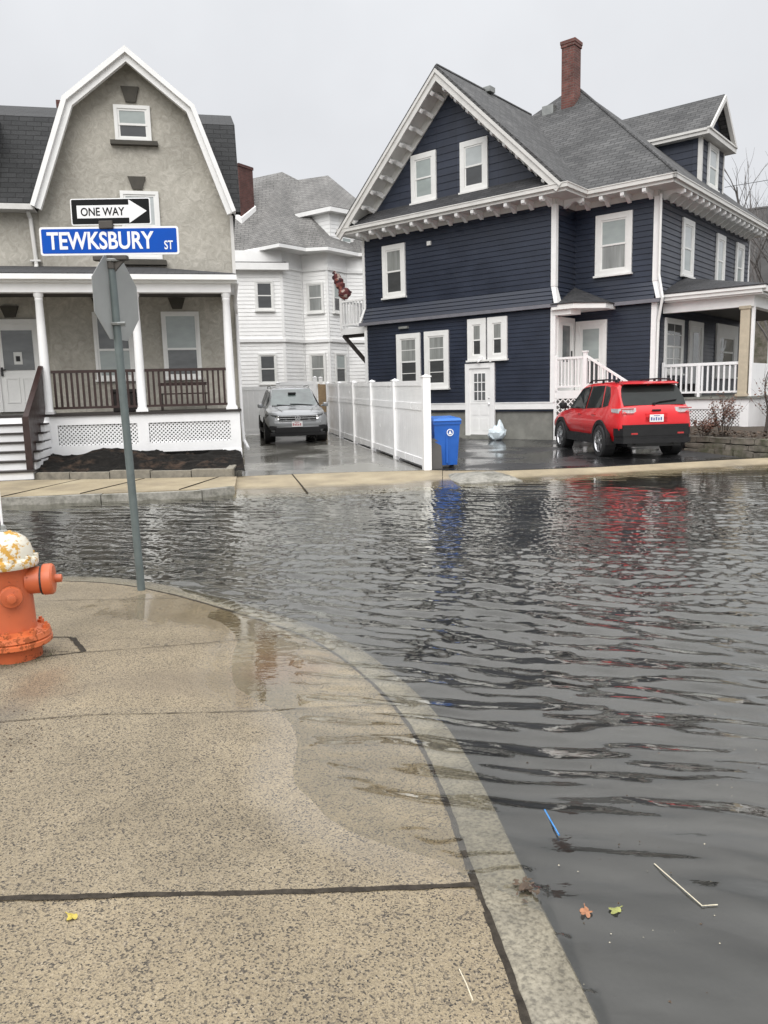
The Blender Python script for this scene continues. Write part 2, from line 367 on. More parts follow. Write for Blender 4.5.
# ------------------------------------------------------------------ mesh helpers
class MB:
    """collects shapes into ONE mesh"""
    def __init__(s): s.v = []; s.f = []
    def add(s, verts, faces, M=None):
        o = len(s.v)
        s.v += [tuple(M @ Vector(p)) if M is not None else tuple(p) for p in verts]
        s.f += [tuple(i + o for i in q) for q in faces]; return s
    def box(s, x0, x1, y0, y1, z0, z1, M=None):
        v = [(x0, y0, z0), (x1, y0, z0), (x1, y1, z0), (x0, y1, z0), (x0, y0, z1), (x1, y0, z1), (x1, y1, z1), (x0, y1, z1)]
        return s.add(v, [(0, 3, 2, 1), (4, 5, 6, 7), (0, 1, 5, 4), (1, 2, 6, 5), (2, 3, 7, 6), (3, 0, 4, 7)], M)
    def bbox(s, x0, x1, y0, y1, z0, z1, b=.01, M=None):
        bm = bmesh.new(); bmesh.ops.create_cube(bm, size=1)
        for q in bm.verts: q.co = Vector(((x0 + x1) / 2 + q.co.x * (x1 - x0), (y0 + y1) / 2 + q.co.y * (y1 - y0), (z0 + z1) / 2 + q.co.z * (z1 - z0)))
        bmesh.ops.bevel(bm, geom=bm.edges[:], offset=b, segments=2, affect='EDGES', profile=.5)
        return s.bm(bm, M)
    def bm(s, bm, M=None):
        bm.verts.index_update(); s.add([q.co[:] for q in bm.verts], [tuple(q.index for q in p.verts) for p in bm.faces], M); bm.free(); return s
    def poly(s, pts, M=None): return s.add(pts, [tuple(range(len(pts)))], M)
    def prism(s, pts, y0, y1, M=None):
        """polygon in (x, z), extruded along y"""
        n = len(pts)
        v = [(p[0], y0, p[1]) for p in pts] + [(p[0], y1, p[1]) for p in pts]
        return s.add(v, [tuple(range(n)), tuple(range(2 * n - 1, n - 1, -1))] + [((i + 1) % n, i, n + i, n + (i + 1) % n) for i in range(n)], M)
    def vprism(s, pts, z0, z1, M=None):
        """polygon in (x, y), extruded along z"""
        n = len(pts)
        v = [(p[0], p[1], z0) for p in pts] + [(p[0], p[1], z1) for p in pts]
        return s.add(v, [tuple(range(n - 1, -1, -1)), tuple(range(n, 2 * n))] + [(i, (i + 1) % n, n + (i + 1) % n, n + i) for i in range(n)], M)
    def slab(s, pts, th, M=None):
        """3-D polygon given thickness th below its upper face"""
        P = [Vector(p) for p in pts]; nn = Vector((0, 0, 0))
        for i in range(len(P)):
            a, b = P[i], P[(i + 1) % len(P)]; nn += a.cross(b)
        nn.normalize()
        if nn.z < 0: P.reverse(); nn = -nn
        n = len(P); v = P + [p - nn * th for p in P]
        return s.add(v, [tuple(range(n)), tuple(range(2 * n - 1, n - 1, -1))] + [((i + 1) % n, i, n + i, n + (i + 1) % n) for i in range(n)], M)
    def tube(s, pts, rad, seg=8, cap=True, M=None):
        P = [Vector(p) for p in pts]; n = len(P)
        rads = rad if hasattr(rad, '__len__') else [rad] * n
        v, fc = [], []; prev = None
        for i in range(n):
            d = (P[min(i + 1, n - 1)] - P[max(i - 1, 0)]).normalized()
            if prev is None:
                a = d.orthogonal().normalized()
            else:
                a = (prev - d * prev.dot(d)); a = a.normalized() if a.length > 1e-6 else d.orthogonal().normalized()
            prev = a; b = d.cross(a)
            for k in range(seg):
                t = 2 * math.pi * k / seg
                v.append(P[i] + (a * math.cos(t) + b * math.sin(t)) * rads[i])
        for i in range(n - 1):
            for k in range(seg):
                k2 = (k + 1) % seg
                fc.append((i * seg + k, i * seg + k2, (i + 1) * seg + k2, (i + 1) * seg + k))
        if cap: fc += [tuple(range(seg - 1, -1, -1)), tuple(range((n - 1) * seg, n * seg))]
        return s.add(v, fc, M)
    def lathe(s, prof, seg=32, M=None):
        """profile of (radius, z) about the z axis"""
        v, fc = [], []
        for (q, z) in prof:
            for k in range(seg):
                t = 2 * math.pi * k / seg; v.append((q * math.cos(t), q * math.sin(t), z))
        for i in range(len(prof) - 1):
            for k in range(seg):
                k2 = (k + 1) % seg; fc.append((i * seg + k, i * seg + k2, (i + 1) * seg + k2, (i + 1) * seg + k))
        fc += [tuple(range(seg - 1, -1, -1)), tuple(range((len(prof) - 1) * seg, len(prof) * seg))]
        return s.add(v, fc, M)
    def mesh(s, name, mat, smooth=None):
        me = bpy.data.meshes.new(name); me.from_pydata([tuple(p) for p in s.v], [], s.f); me.update()
        bm = bmesh.new(); bm.from_mesh(me); bmesh.ops.recalc_face_normals(bm, faces=bm.faces[:])
        uv = bm.loops.layers.uv.new('UVMap'); Z = Vector((0, 0, 1))
        for p in bm.faces:
            n = p.normal
            if abs(n.z) > .999: a, b = Vector((1, 0, 0)), Vector((0, 1, 0))
            else: a = Z.cross(n).normalized(); b = n.cross(a)
            for lp in p.loops: lp[uv].uv = (lp.vert.co.dot(a), lp.vert.co.dot(b))
        bm.to_mesh(me); bm.free()
        me.materials.append(MATS[mat] if isinstance(mat, str) else mat)
        if smooth is not None:
            me.polygons.foreach_set('use_smooth', [True] * len(me.polygons))
            me.set_sharp_from_angle(angle=R(smooth))
        return me
    def build(s, name, mat, parent=None, smooth=None, loc=None, M=None):
        o = bpy.data.objects.new(name, s.mesh(name, mat, smooth)); COL.objects.link(o)
        if parent is not None: o.parent = parent
        if M is not None: o.matrix_local = M
        elif loc is not None: o.location = loc
        return o

def tag(o, label=None, cat=None, group=None, kind=None):
    for k, v in (('label', label), ('category', cat), ('group', group), ('kind', kind)):
        if v: o[k] = v
    return o
def empty(name, loc=(0, 0, 0), rz=0.0):
    o = bpy.data.objects.new(name, None); COL.objects.link(o); o.location = loc; o.rotation_euler = (0, 0, rz); o.empty_display_size = .3; return o
def struct(o): o['kind'] = 'structure'; return o
def share(src, name, parent, M):
    o = bpy.data.objects.new(name, src.data); COL.objects.link(o); o.parent = parent; o.matrix_local = M; return o
def Tm(x, y, z): return Matrix.Translation((x, y, z))
def Rz(a): return Matrix.Rotation(a, 4, 'Z')
def text_mesh(body, size, sx=1.0, bold=0.0, depth=.002):
    cu = bpy.data.curves.new('lettering', 'FONT'); cu.body = body; cu.size = size; cu.align_x = 'CENTER'; cu.align_y = 'CENTER'
    cu.offset = bold; cu.extrude = depth; cu.resolution_u = 4
    o = bpy.data.objects.new('lettering', cu); COL.objects.link(o)
    dg = bpy.context.evaluated_depsgraph_get(); dg.update()
    me = bpy.data.meshes.new_from_object(o.evaluated_get(dg)); bpy.data.objects.remove(o)
    # text lies in XY facing +Z: stand it up facing -Y
    me.transform(Matrix.Diagonal((sx, 1, 1, 1))); me.transform(Matrix.Rotation(R(90), 4, 'X'))
    return me

def clap(mb, xl, xr, z0, z1, ex, M=None, t0=.020, t1=.003):
    """lapped boards on a wall at y=0 facing -y; xl, xr give the edges at a height"""
    fl = xl if callable(xl) else (lambda z: xl); fr_ = xr if callable(xr) else (lambda z: xr)
    z = z0
    while z < z1 - 1e-4:
        zt = min(z + ex, z1)
        a, b, c, d = fl(z), fr_(z), fr_(zt), fl(zt)
        if b - a > .01:
            mb.add([(a, -t0, z), (b, -t0, z), (c, -t1, zt), (d, -t1, zt), (a, 0, z), (b, 0, z)], [(0, 1, 2, 3), (4, 5, 1, 0)], M)
        z = zt
    return mb

def window(parent, M, w_, h, up='pane blind', lo='pane dark', cas=.11, trim='casing white', sill=True, proud=.055, rail=.5, bars=None, name='window', head=0.0, lo_frac=None):
    """double-hung window; M puts its bottom centre on the wall (wall at y=0, outside is -y). window > sash, panes, sill"""
    hw = w_ / 2; mb = MB()
    mb.box(-hw, -hw + cas, -proud, 0, 0, h); mb.box(hw - cas, hw, -proud, 0, 0, h)
    mb.box(-hw + cas, hw - cas, -proud, 0, h - cas, h); mb.box(-hw + cas, hw - cas, -proud, 0, 0, cas * .8)
    if head: mb.box(-hw - .03, hw + .03, -proud - .03, 0, h, h + head)
    o = mb.build(name, trim, parent, M=M)
    ix, z0, z1 = hw - cas, cas * .8, h - cas
    zm = z0 + (z1 - z0) * rail; st = min(.045, w_ * .06)
    s = MB()
    for (a, b, yy) in ((zm - .02, z1, -.036), (z0, zm + .02, -.026)):
        s.box(-ix, -ix + st, yy, yy + .02, a, b); s.box(ix - st, ix, yy, yy + .02, a, b)
        s.box(-ix + st, ix - st, yy, yy + .02, b - st, b); s.box(-ix + st, ix - st, yy, yy + .02, a, a + st)
    if bars:
        for k in range(1, bars[0]):
            xx = -ix + 2 * ix * k / bars[0]; s.box(xx - .01, xx + .01, -.03, -.012, z0 + st, z1 - st)
        for k in range(1, bars[1]):
            zz = z0 + (z1 - z0) * k / bars[1]
            if abs(zz - zm) > .05: s.box(-ix + st, ix - st, -.031, -.013, zz - .01, zz + .01)
    s.build('sash', trim, o)
    MB().box(-ix + st, ix - st, -.026, -.019, zm, z1 - st).build('pane', up, o)
    MB().box(-ix + st, ix - st, -.017, -.010, z0 + st, zm).build('pane', lo, o)
    if sill: MB().box(-hw - .03, hw + .03, -proud - .05, -.002, -.05, 0).build('sill', trim, o)
    return o

# ================================================================== ground, road, water
def sheet(name, mat, pts, z, th=.06):
    """flat polygon with per-corner heights: pts (x, y) and z a number or list"""
    zs = z if hasattr(z, '__len__') else [z] * len(pts)
    mb = MB(); n = len(pts)
    v = [(p[0], p[1], q) for p, q in zip(pts, zs)] + [(p[0], p[1], q - th) for p, q in zip(pts, zs)]
    mb.add(v, [tuple(range(n))] + [((i + 1) % n, i, n + i, n + (i + 1) % n) for i in range(n)])
    return struct(mb.build(name, mat))

g = MB(); g.poly([(-600, -600, -.32), (600, -600, -.32), (600, 900, -.32), (-600, 900, -.32)]); struct(g.build('ground', 'soil'))
g = MB(); g.poly([(-60, -40, -.07), (60, -40, -.07), (60, 22, -.07), (-60, 10, -.07)]); struct(g.build('road', 'road asphalt'))

# near corner sidewalk: curb line (outer edge), from far left round the corner to behind the camera
CURB = [(-14, 5.0), (-10, 5.9), (-7, 6.5), (-5, 6.82), (-3.55, 6.93), (-3.0, 6.93), (-2.55, 6.85), (-2.15, 6.68), (-1.6, 6.28), (-1.06, 5.80), (-.70, 5.46), (-.39, 5.12),
        (-.12, 4.68), (.07, 4.25), (.20, 3.90), (.296, 3.55), (.36, 3.2), (.40, 2.875), (.435, 2.5), (.46, 2.195), (.49, 1.95), (.515, 1.70), (.53, 1.3), (.55, .8), (.57, 0), (.6, -2), (.62, -6)]
def curve(pts, n):
    P = np.array(pts); d = np.r_[0, np.cumsum(np.hypot(*np.diff(P, axis=0).T))]
    # smooth Catmull-like resample
    s = np.linspace(0, d[-1], n); X = np.interp(s, d, P[:, 0]); Y = np.interp(s, d, P[:, 1])
    for _ in range(3):
        X[1:-1] = .25 * X[:-2] + .5 * X[1:-1] + .25 * X[2:]; Y[1:-1] = .25 * Y[:-2] + .5 * Y[1:-1] + .25 * Y[2:]
    return np.c_[X, Y]
CC = curve(CURB, 260)
tang = np.gradient(CC, axis=0); tang /= np.hypot(*tang.T)[:, None]
nin = np.c_[tang[:, 1], -tang[:, 0]]            # to the right of travel = inward (travel is left to right then toward the camera)
def curb_z(x, y):
    """height of the curb top: the corner dips under the flood, both ends stand clear"""
    a = np.interp(y, [1.5, 2.15, 2.5, 3.2, 4.4, 5.2, 6.0, 6.6, 7.0], [.030, .018, -.004, -.017, -.018, -.012, .005, .012, .016])
    return np.where(x < -3, .020, a)
def sw_z(x, y):
    """height of the near sidewalk, from the distance to the curb line"""
    x = np.atleast_1d(x); y = np.atleast_1d(y)
    d2 = (x[:, None] - CC[None, :, 0]) ** 2 + (y[:, None] - CC[None, :, 1]) ** 2
    k = d2.argmin(1); d = np.sqrt(d2[np.arange(len(k)), k]); zc = curb_z(CC[k, 0], CC[k, 1])
    t = np.clip((d - .16) / 1.5, 0, 1)
    und = .005 * np.sin(x * 2.1 + 1.3 * y) + .004 * np.sin(3.7 * y - 1.9 * x)
    return zc + .064 * t ** 1.45 + und * np.clip(d * 1.5, 0, 1)
CW = .175
rows = [0, .014, CW]
mb = MB(); n = len(CC)
prof = [(-.004, -.16), (0.0, -.012), (.012, 0.0), (CW - .012, 0.0), (CW, -.004), (CW, -.05)]
V = []
for i in range(n):
    for (o, dz) in prof:
        p = CC[i] + nin[i] * o
        V.append((p[0], p[1], float(curb_z(CC[i, 0], CC[i, 1])) + dz if dz > -.1 else dz))
F = []
L = len(prof)
for i in range(n - 1):
    for k in range(L - 1): F.append((i * L + k, (i + 1) * L + k, (i + 1) * L + k + 1, i * L + k + 1))
mb.add(V, F); struct(mb.build('curb', 'curb granite', smooth=50))
# sidewalk surface as offset rings from the curb inward
offs = [CW + .022, .26, .35, .46, .6, .78, 1.0, 1.25, 1.5, 1.8]
mb = MB(); V = []; F = []
ins = []
for o in offs:
    P = CC + nin * o
    ins.append(P)
# regular grid clipped by distance works better at the tight corner: build a grid and keep cells inside the curb line
def inside(px, py, marg):
    d2 = (px[:, None] - CC[None, :, 0]) ** 2 + (py[:, None] - CC[None, :, 1]) ** 2
    k = d2.argmin(1); v = np.c_[px, py] - CC[k]
    return (v * nin[k]).sum(1)
bm = bmesh.new()
inner = CC + nin * (CW + .013)
keep = [0]
for i in range(1, n):
    if np.hypot(*(inner[i] - inner[keep[-1]])) > .04: keep.append(i)
inner = inner[keep]
ring = [(-14, -6)] + [tuple(p) for p in inner]
vs = [bm.verts.new((p[0], p[1], 0)) for p in ring]
bm.faces.new(vs)
for k in range(-117, 8):
    x_ = k * .12
    r_ = bmesh.ops.bisect_plane(bm, geom=bm.verts[:] + bm.edges[:] + bm.faces[:], plane_co=(x_, 0, 0), plane_no=(1, 0, 0))
for k in range(-50, 62):
    y_ = k * .12
    bmesh.ops.bisect_plane(bm, geom=bm.verts[:] + bm.edges[:] + bm.faces[:], plane_co=(0, y_, 0), plane_no=(0, 1, 0))
xy = np.array([q.co[:2] for q in bm.verts]); zz = sw_z(xy[:, 0], xy[:, 1])
for q, z_ in zip(bm.verts, zz): q.co.z = z_
bmesh.ops.triangulate(bm, faces=bm.faces[:])
mb.bm(bm); struct(mb.build('sidewalk', 'aggregate concrete', smooth=60))

def strip(name, pts, wd, mat, dz=.0045, parent=None, seg=.04, jag=.25):
    """narrow band draped on the near sidewalk"""
    P = [Vector((*p, 0)) for p in pts]; path = [P[0]]
    for a, b in zip(P[:-1], P[1:]):
        k = max(1, int((b - a).length / seg))
        path += [a.lerp(b, j / k) for j in range(1, k + 1)]
    V, F = [], []
    for i, p in enumerate(path):
        d = (path[min(i + 1, len(path) - 1)] - path[max(i - 1, 0)]).normalized(); nn = Vector((-d.y, d.x, 0))
        wa = wd / 2 * (1 + rnd.uniform(-jag, jag)); wb = wd / 2 * (1 + rnd.uniform(-jag, jag))
        for q in (p + nn * wa, p - nn * wb):
            V.append((q.x, q.y, float(sw_z(q.x, q.y)[0]) + dz))
    for i in range(len(path) - 1): F.append((2 * i, 2 * i + 1, 2 * i + 3, 2 * i + 2))
    m = MB(); m.add(V, F); return struct(m.build(name, mat))
seam = [tuple(p) for p in (CC + nin * (CW + .008))[60:250:2]]
strip('curb_joint', seam, .022, 'tar', .001, jag=.3)
strip('expansion_joint', [(-6, 1.98), (-1.24, 2.195), (-.8, 2.222), (-.3, 2.250), (.262, 2.295)], .023, 'tar', jag=.3)
strip('paving_joint', [(-6, 3.2), (-1.92, 3.60), (-.9, 3.72), (.0, 3.86)], .0065, 'joint grit', jag=.9)
strip('paving_joint', [(-2.05, 4.60), (-1.88, 4.60), (-.70, 5.06)], .0065, 'joint grit', jag=.9)
strip('paving_joint', [(-6, 5.4), (-2.2, 6.0), (-1.62, 6.05)], .0065, 'joint grit', jag=.9)
strip('pad_joint', [(-2.40, 4.90), (-2.12, 4.93), (-2.08, 4.91)], .012, 'tar')
strip('pad_joint', [(-2.08, 4.91), (-1.89, 4.61)], .034, 'tar')
strip('pad_joint', [(-1.90, 4.60), (-2.16, 4.45), (-2.6, 4.36)], .010, 'tar')

# far side: curb, sidewalks, driveways
uL = Vector((math.sin(R(78.43)), math.cos(R(78.43)), 0)); vL = Vector((-uL.y, uL.x, 0))
def LP(u, v): p = Vector((-3.216, 17.325, 0)) + uL * u + vL * v; return (p.x, p.y)
sheet('yard', 'soil', [(-60, 2.2), (-2.6, 14.3), (9, 17.0), (60, 27.5), (60, 120), (-60, 120)], .085, .3)
fc = [(-40, 5.0), (-14, 10.4), (-6.1, 12.03), (-2.95, 12.42), (-2.48, 12.80)]
bk = [(-2.72, 14.22), (-4.74, 14.33), (-6.85, 14.55), (-14, 13.3), (-40, 8)]
sheet('far_sidewalk', 'tan concrete', [(p[0] - .03, p[1] + .15) for p in fc] + bk, [.125] * 5 + [.15] * 5, .2)
mbc = MB()
for a, b in zip(fc[:-1], fc[1:]):
    a, b = Vector((*a, 0)), Vector((*b, 0)); d = (b - a).normalized(); nn = Vector((-d.y, d.x, 0)); ln = (b - a).length; k = max(1, round(ln / 1.9))
    for j in range(k):
        p, q = a + d * (ln * j / k + .008), a + d * (ln * (j + 1) / k - .008)
        j1, j2 = rnd.uniform(-.015, .01), rnd.uniform(-.015, .01)
        mbc.vprism([(p.x, p.y + j1), (q.x, q.y + j2), (q.x + nn.x * .15, q.y + nn.y * .15), (p.x + nn.x * .15, p.y + nn.y * .15)], -.2, .12 + rnd.uniform(-.012, .012))
struct(mbc.build('far_curb', 'granite'))
mbj = MB()
for (a, b) in (((-6.1, 12.2), (-5.7, 14.42)), ((-4.9, 12.35), (-4.45, 14.28)), ((-3.35, 12.55), (-3.05, 14.2)), ((-7.6, 12.0), (-7.2, 14.3))):
    a, b = Vector((*a, .128)), Vector((*b, .1485)); mbj.tube([a, b], .012, 4)
struct(mbj.build('paving_joint', 'tar'))
# aprons meet the flood: their front edge dips below the water
sheet('driveway_apron', 'tan concrete', [(-2.46, 12.45), (-1.4, 12.35), (-.4, 12.5), (.78, 12.8), (1.0, 13.0), (1.15, 14.86), (.8, 14.86), (-1.02, 14.84), (-2.80, 14.6)], [-.02, -.02, -.02, -.02, -.02, .11, .11, .11, .11], .2)
sheet('driveway_apron', 'tan concrete', [(1.01, 13.0), (2.2, 13.35), (3.2, 13.6), (4.4, 13.95), (6.1, 14.35), (7.6, 14.75), (14, 16.2), (30, 20), (30, 21.3), (14, 17.3), (7.85, 15.75), (6.3, 15.35), (4.1, 14.7), (2.4, 14.5), (1.16, 14.86)], [-.02] * 8 + [.10] * 6 + [.105], .2)
strip_ = MB(); strip_.tube([(-1.25, 12.62, .008), (-1.75, 14.75, .113)], .012, 4); struct(strip_.build('paving_joint', 'tar'))
DP = [(-2.81, 14.61), (-1.02, 14.845), (.80, 14.865), (-2.0, 28.0), (-5.3, 28.0)]
sheet('driveway', 'wet driveway', DP, [.112 + .0122 * (q_[1] - 14.61) for q_ in DP], .1)
sheet('driveway', 'wet asphalt', [(.90, 14.87), (2.4, 14.51), (4.1, 14.71), (6.3, 15.36), (7.4, 15.65), (6.75, 18.3), (8.5, 20.0), (7.2, 21.6), (-.3, 27.0), (-1.9, 28)], [.112 + .0122 * (q_ - 14.87) for q_ in (14.87, 14.51, 14.71, 15.36, 15.65, 18.3, 20.0, 21.6, 27.0, 28)], .1)

# ---- flood water: displaced ripples
def water():
    xs = np.concatenate([np.linspace(-16, -4.2, 150), np.linspace(-4.15, 6, 430), np.linspace(6.1, 20, 170)])
    yy = [-5.0, -2.0, -.5, .3]; y = .7
    while y < 17.5:
        yy.append(y); y += .010 + .0023 * y
    ys = np.array(yy); X, Y = np.meshgrid(xs, ys)
    rg = np.random.default_rng(5)
    def fbm(x, y, sc, seed):
        r_ = np.random.default_rng(seed); o = 0
        for k in range(7):
            a = r_.uniform(0, 2 * np.pi); f_ = sc * (1 + .35 * k); o = o + np.sin((x * np.cos(a) + y * np.sin(a)) * f_ + r_.uniform(0, 6.3)) / (1 + .4 * k)
        return o / 2.2
    wx = X + .10 * fbm(X, Y, 1.3, 1) + .03 * fbm(X, Y, 4, 3); wy = Y + .10 * fbm(X, Y, 1.1, 2) + .035 * fbm(X, Y, 4.3, 4)
    H = np.zeros_like(X)
    for lam, az, s, n_ in ((.25, 22, .135, 3), (.38, 14, .060, 2), (.16, 25, .085, 5), (.70, 30, .02, 2)):
        for j in range(n_):
            l_ = lam * rg.uniform(.85, 1.18); a = R(az + rg.normal(0, 11)); k = 2 * np.pi / l_
            ph = (wx * np.sin(a) + wy * np.cos(a)) * k + rg.uniform(0, 6.28)
            sh = np.sin(ph) + .30 * np.sin(2 * ph) + .12 * np.sin(3 * ph)
            H += s / math.sqrt(n_) / k * sh * (1 + .45 * fbm(X, Y, 1.6, 20 + j))
    small = np.zeros_like(X)
    for j in range(9):
        l_ = rg.uniform(.07, .14); a = R(rg.normal(5, 34)); k = 2 * np.pi / l_
        small += .29 / 3 / k * np.sin((wx * np.sin(a) + wy * np.cos(a)) * k + rg.uniform(0, 6.28))
    sm = lambda a, b, v: np.clip((v - a) / (b - a), 0, 1) ** 2 * (3 - 2 * np.clip((v - a) / (b - a), 0, 1))
    A = .26 + 1.02 * (1 - .22 * sm(4.5, 6.5, Y)) * sm(1.6, 2.7, Y + .30 * fbm(X, Y, 2.2, 9))
    A *= 1 - .74 * sm(8.5, 12.0, Y + 1.6 * fbm(X, Y, .6, 11)) * sm(1.4, 4.2, X + .5 * fbm(X, Y, .7, 12))
    A *= 1 - .15 * sm(6.5, 8.5, Y)
    A *= .75 + .35 * (fbm(X, Y, .9, 30))
    B = sm(3.2, 6.0, Y) * (1 - .88 * sm(9.8, 12.0, Y + .8 * fbm(X, Y, .8, 14)) * sm(.5, 3.5, X)) * (.75 + .4 * fbm(X, Y, 1.4, 15)) * (1 - .38 * sm(.5, -1.5, X))
    Z = np.clip(A, .1, 1.6) * H + B * small
    # a thin film of water holds over the drowned edge of the sidewalk, thinning out along a wandering waterline
    fl = Z.ravel(); xr, yr = X.ravel(), Y.ravel()
    sel = np.where((xr < .75) & (xr > -4.2) & (yr < 7.1) & (yr > 1.6))[0]
    for c0 in range(0, len(sel), 20000):
        c1 = sel[c0:c0 + 20000]; px_, py_ = xr[c1], yr[c1]
        d2 = (px_[:, None] - CC[None, :, 0]) ** 2 + (py_[:, None] - CC[None, :, 1]) ** 2
        k = d2.argmin(1); dd = ((np.c_[px_, py_] - CC[k]) * nin[k]).sum(1)
        ed = np.interp(CC[k, 1], [1.9, 2.25, 2.45, 2.9, 3.6, 4.2, 4.9, 5.4, 5.9, 6.3, 6.7], [-.1, .10, .26, .60, .72, .66, .46, .30, .16, .05, -.05]) + .05 * fbm(px_, py_, 3.0, 41) + .03 * fbm(px_, py_, 9.0, 42)
        ter = sw_z(px_, py_); film = np.clip((ed - dd) * .06, -.03, .0026)
        lim = np.where(dd > -.01, ter + film, -9)
        wv = np.clip((ed - dd) / .10, 0, 1); wv = np.where(dd > -.05, wv * wv * (3 - 2 * wv), 1)
        fl[c1] = np.maximum(fl[c1] * wv, lim)
    Z = fl.reshape(X.shape)
    V = np.c_[X.ravel(), Y.ravel(), Z.ravel()].astype(np.float32)
    ny, nx = X.shape; idx = np.arange(ny * nx).reshape(ny, nx)
    q = np.stack([idx[:-1, :-1], idx[:-1, 1:], idx[1:, 1:], idx[1:, :-1]], -1).reshape(-1, 4)
    # the flood stops at the far aprons and where the near sidewalk is dry well inside the curb
    cx = X[:-1, :-1].ravel(); cy = Y[:-1, :-1].ravel()
    d = np.full(len(cx), -1.0); near = (cx < .8) & (cy < 7.3)
    ii = np.where(near)[0]
    for c0 in range(0, len(ii), 20000):
        c1 = ii[c0:c0 + 20000]; d[c1] = inside(cx[c1], cy[c1], 0)
    far = cy < 14.0 + .235 * (cx - 2.6) + np.where(cx < -2.4, .75, .6)
    okq = (d < 1.25) & far & ~((cy < .25) & (cx < .4))
    q = q[okq]
    me = bpy.data.meshes.new('flood_water'); me.vertices.add(len(V)); me.vertices.foreach_set('co', V.ravel())
    me.loops.add(q.size); me.loops.foreach_set('vertex_index', q.ravel().astype(np.int32))
    me.polygons.add(len(q)); me.polygons.foreach_set('loop_start', np.arange(0, q.size, 4, dtype=np.int32))
    me.polygons.foreach_set('use_smooth', np.ones(len(q), bool)); me.update(calc_edges=True); me.validate()
    me.materials.append(MATS['flood water'])
    o = bpy.data.objects.new('flood_water', me); COL.objects.link(o); struct(o)
water()

# ================================================================== left house (stucco, gambrel)
LH = empty('stucco_house', (-3.216, 17.325, 0), R(11.57))
tag(LH, 'tan stucco house with white trimmed gambrel gable and columned front porch', 'house')
GP = [(-4.17, 5.9), (-3.265, 8.18), (-1.98, 9.21), (-.675, 8.19), (.15, 5.9)]
m = MB(); m.prism([(-4.17, .15), (.15, .15)] + GP[::-1], 1.9, 9.5)
m.box(-9.5, -4.17, 1.93, 9.5, .15, 5.9)
m.build('wall', 'stucco', LH)
# corner bead on the right edge of the wall
MB().box(.10, .175, 1.87, 1.95, 1.3, 5.88).build('corner_board', 'cream trim', LH)
# gable roof slab and the white rake boards
OUT = [(-4.24, 5.93), (-3.385, 8.22), (-1.995, 9.33), (-.57, 8.17), (.24, 5.90)]
INN = [(-4.04, 5.85), (-3.20, 8.06), (-1.995, 9.03), (-.745, 8.03), (.04, 5.82)]
m = MB()
for a, b in zip(OUT[:-1], OUT[1:]):
    m.slab([(a[0], 1.625, a[1] + .012), (b[0], 1.625, b[1] + .012), (b[0], 6.2, b[1] + .012), (a[0], 6.2, a[1] + .012)], .03)
m.build('gable_roof', 'dark shingle', LH)
m = MB()
for (a, b, c, d) in zip(OUT[:-1], OUT[1:], INN[1:], INN[:-1]):
    mid1 = ((a[0] * .55 + d[0] * .45), (a[1] * .55 + d[1] * .45)); mid2 = ((b[0] * .55 + c[0] * .45), (b[1] * .55 + c[1] * .45))
    m.prism([a, b, mid2, mid1], 1.42, 1.62); m.prism([mid1, mid2, c, d], 1.50, 1.62)
    q = .07
    m.slab([(a[0], 1.62, a[1]), (b[0], 1.62, b[1]), (b[0], 1.9, b[1]), (a[0], 1.9, a[1])], .03)
m.build('rake_board', 'white paint', LH)
# main body behind: gambrel with its ridge along the street
m = MB()
for (x0, x1) in ((-9.6, -4.05), (-.45, .36)):
    prof = [(1.72, 5.93), (3.0, 8.28), (5.6, 9.36), (8.4, 8.28), (9.7, 5.93)]
    for a, b in zip(prof[:-1], prof[1:]):
        e_ = lambda p: ((x0, -4.17 + max(0, min(1, (p[1] - 5.93) / 2.35)) * .80) if x0 < -5 else (.22 - max(0, min(1, (p[1] - 5.93) / 2.35)) * .80, x1))
        m.slab([(e_(a)[0], a[0], a[1]), (e_(a)[1], a[0], a[1]), (e_(b)[1], b[0], b[1]), (e_(b)[0], b[0], b[1])], .09)
m.build('main_roof', 'dark shingle', LH)
m = MB(); m.prism([(2.0, 5.2), (9.5, 5.2), (9.5, 5.95), (8.35, 8.15), (5.6, 9.22), (3.05, 8.15), (2.0, 5.95)], 0, 9.3, Tm(.14, 0, 0) @ Rz(R(90)) )
m.build('side_gable', 'stucco', LH)
m = MB(); m.box(-9.6, -4.2, 1.56, 1.72, 5.86, 5.98); m.box(-9.6, -4.2, 1.72, 1.93, 5.86, 5.89)
m.build('gutter', 'cream trim', LH)
m = MB(); m.tube([(-4.36, 1.70, 5.86), (-4.34, 1.84, 5.72), (-4.32, 1.84, 5.2), (-4.30, 1.84, 4.72), (-4.30, 1.76, 4.60)], .045, 8); m.box(-4.42, -4.2, 1.80, 1.90, 4.78, 4.82)
m.build('downspout', 'cream trim', LH)
MB().box(-4.55, -4.05, 7.6, 8.1, 8.4, 10.25).build('chimney', 'dark brick', LH)
# small dormer at the far left of the front slope
m = MB(); m.box(-6.6, -5.12, 1.85, 3.2, 6.2, 7.6); d_ = m.build('dormer', 'stucco', LH)
m = MB(); m.slab([(-6.7, 1.7, 7.7), (-5.02, 1.7, 7.7), (-5.02, 3.6, 8.3), (-6.7, 3.6, 8.3)], .1); m.build('dormer_roof', 'dark shingle', d_)
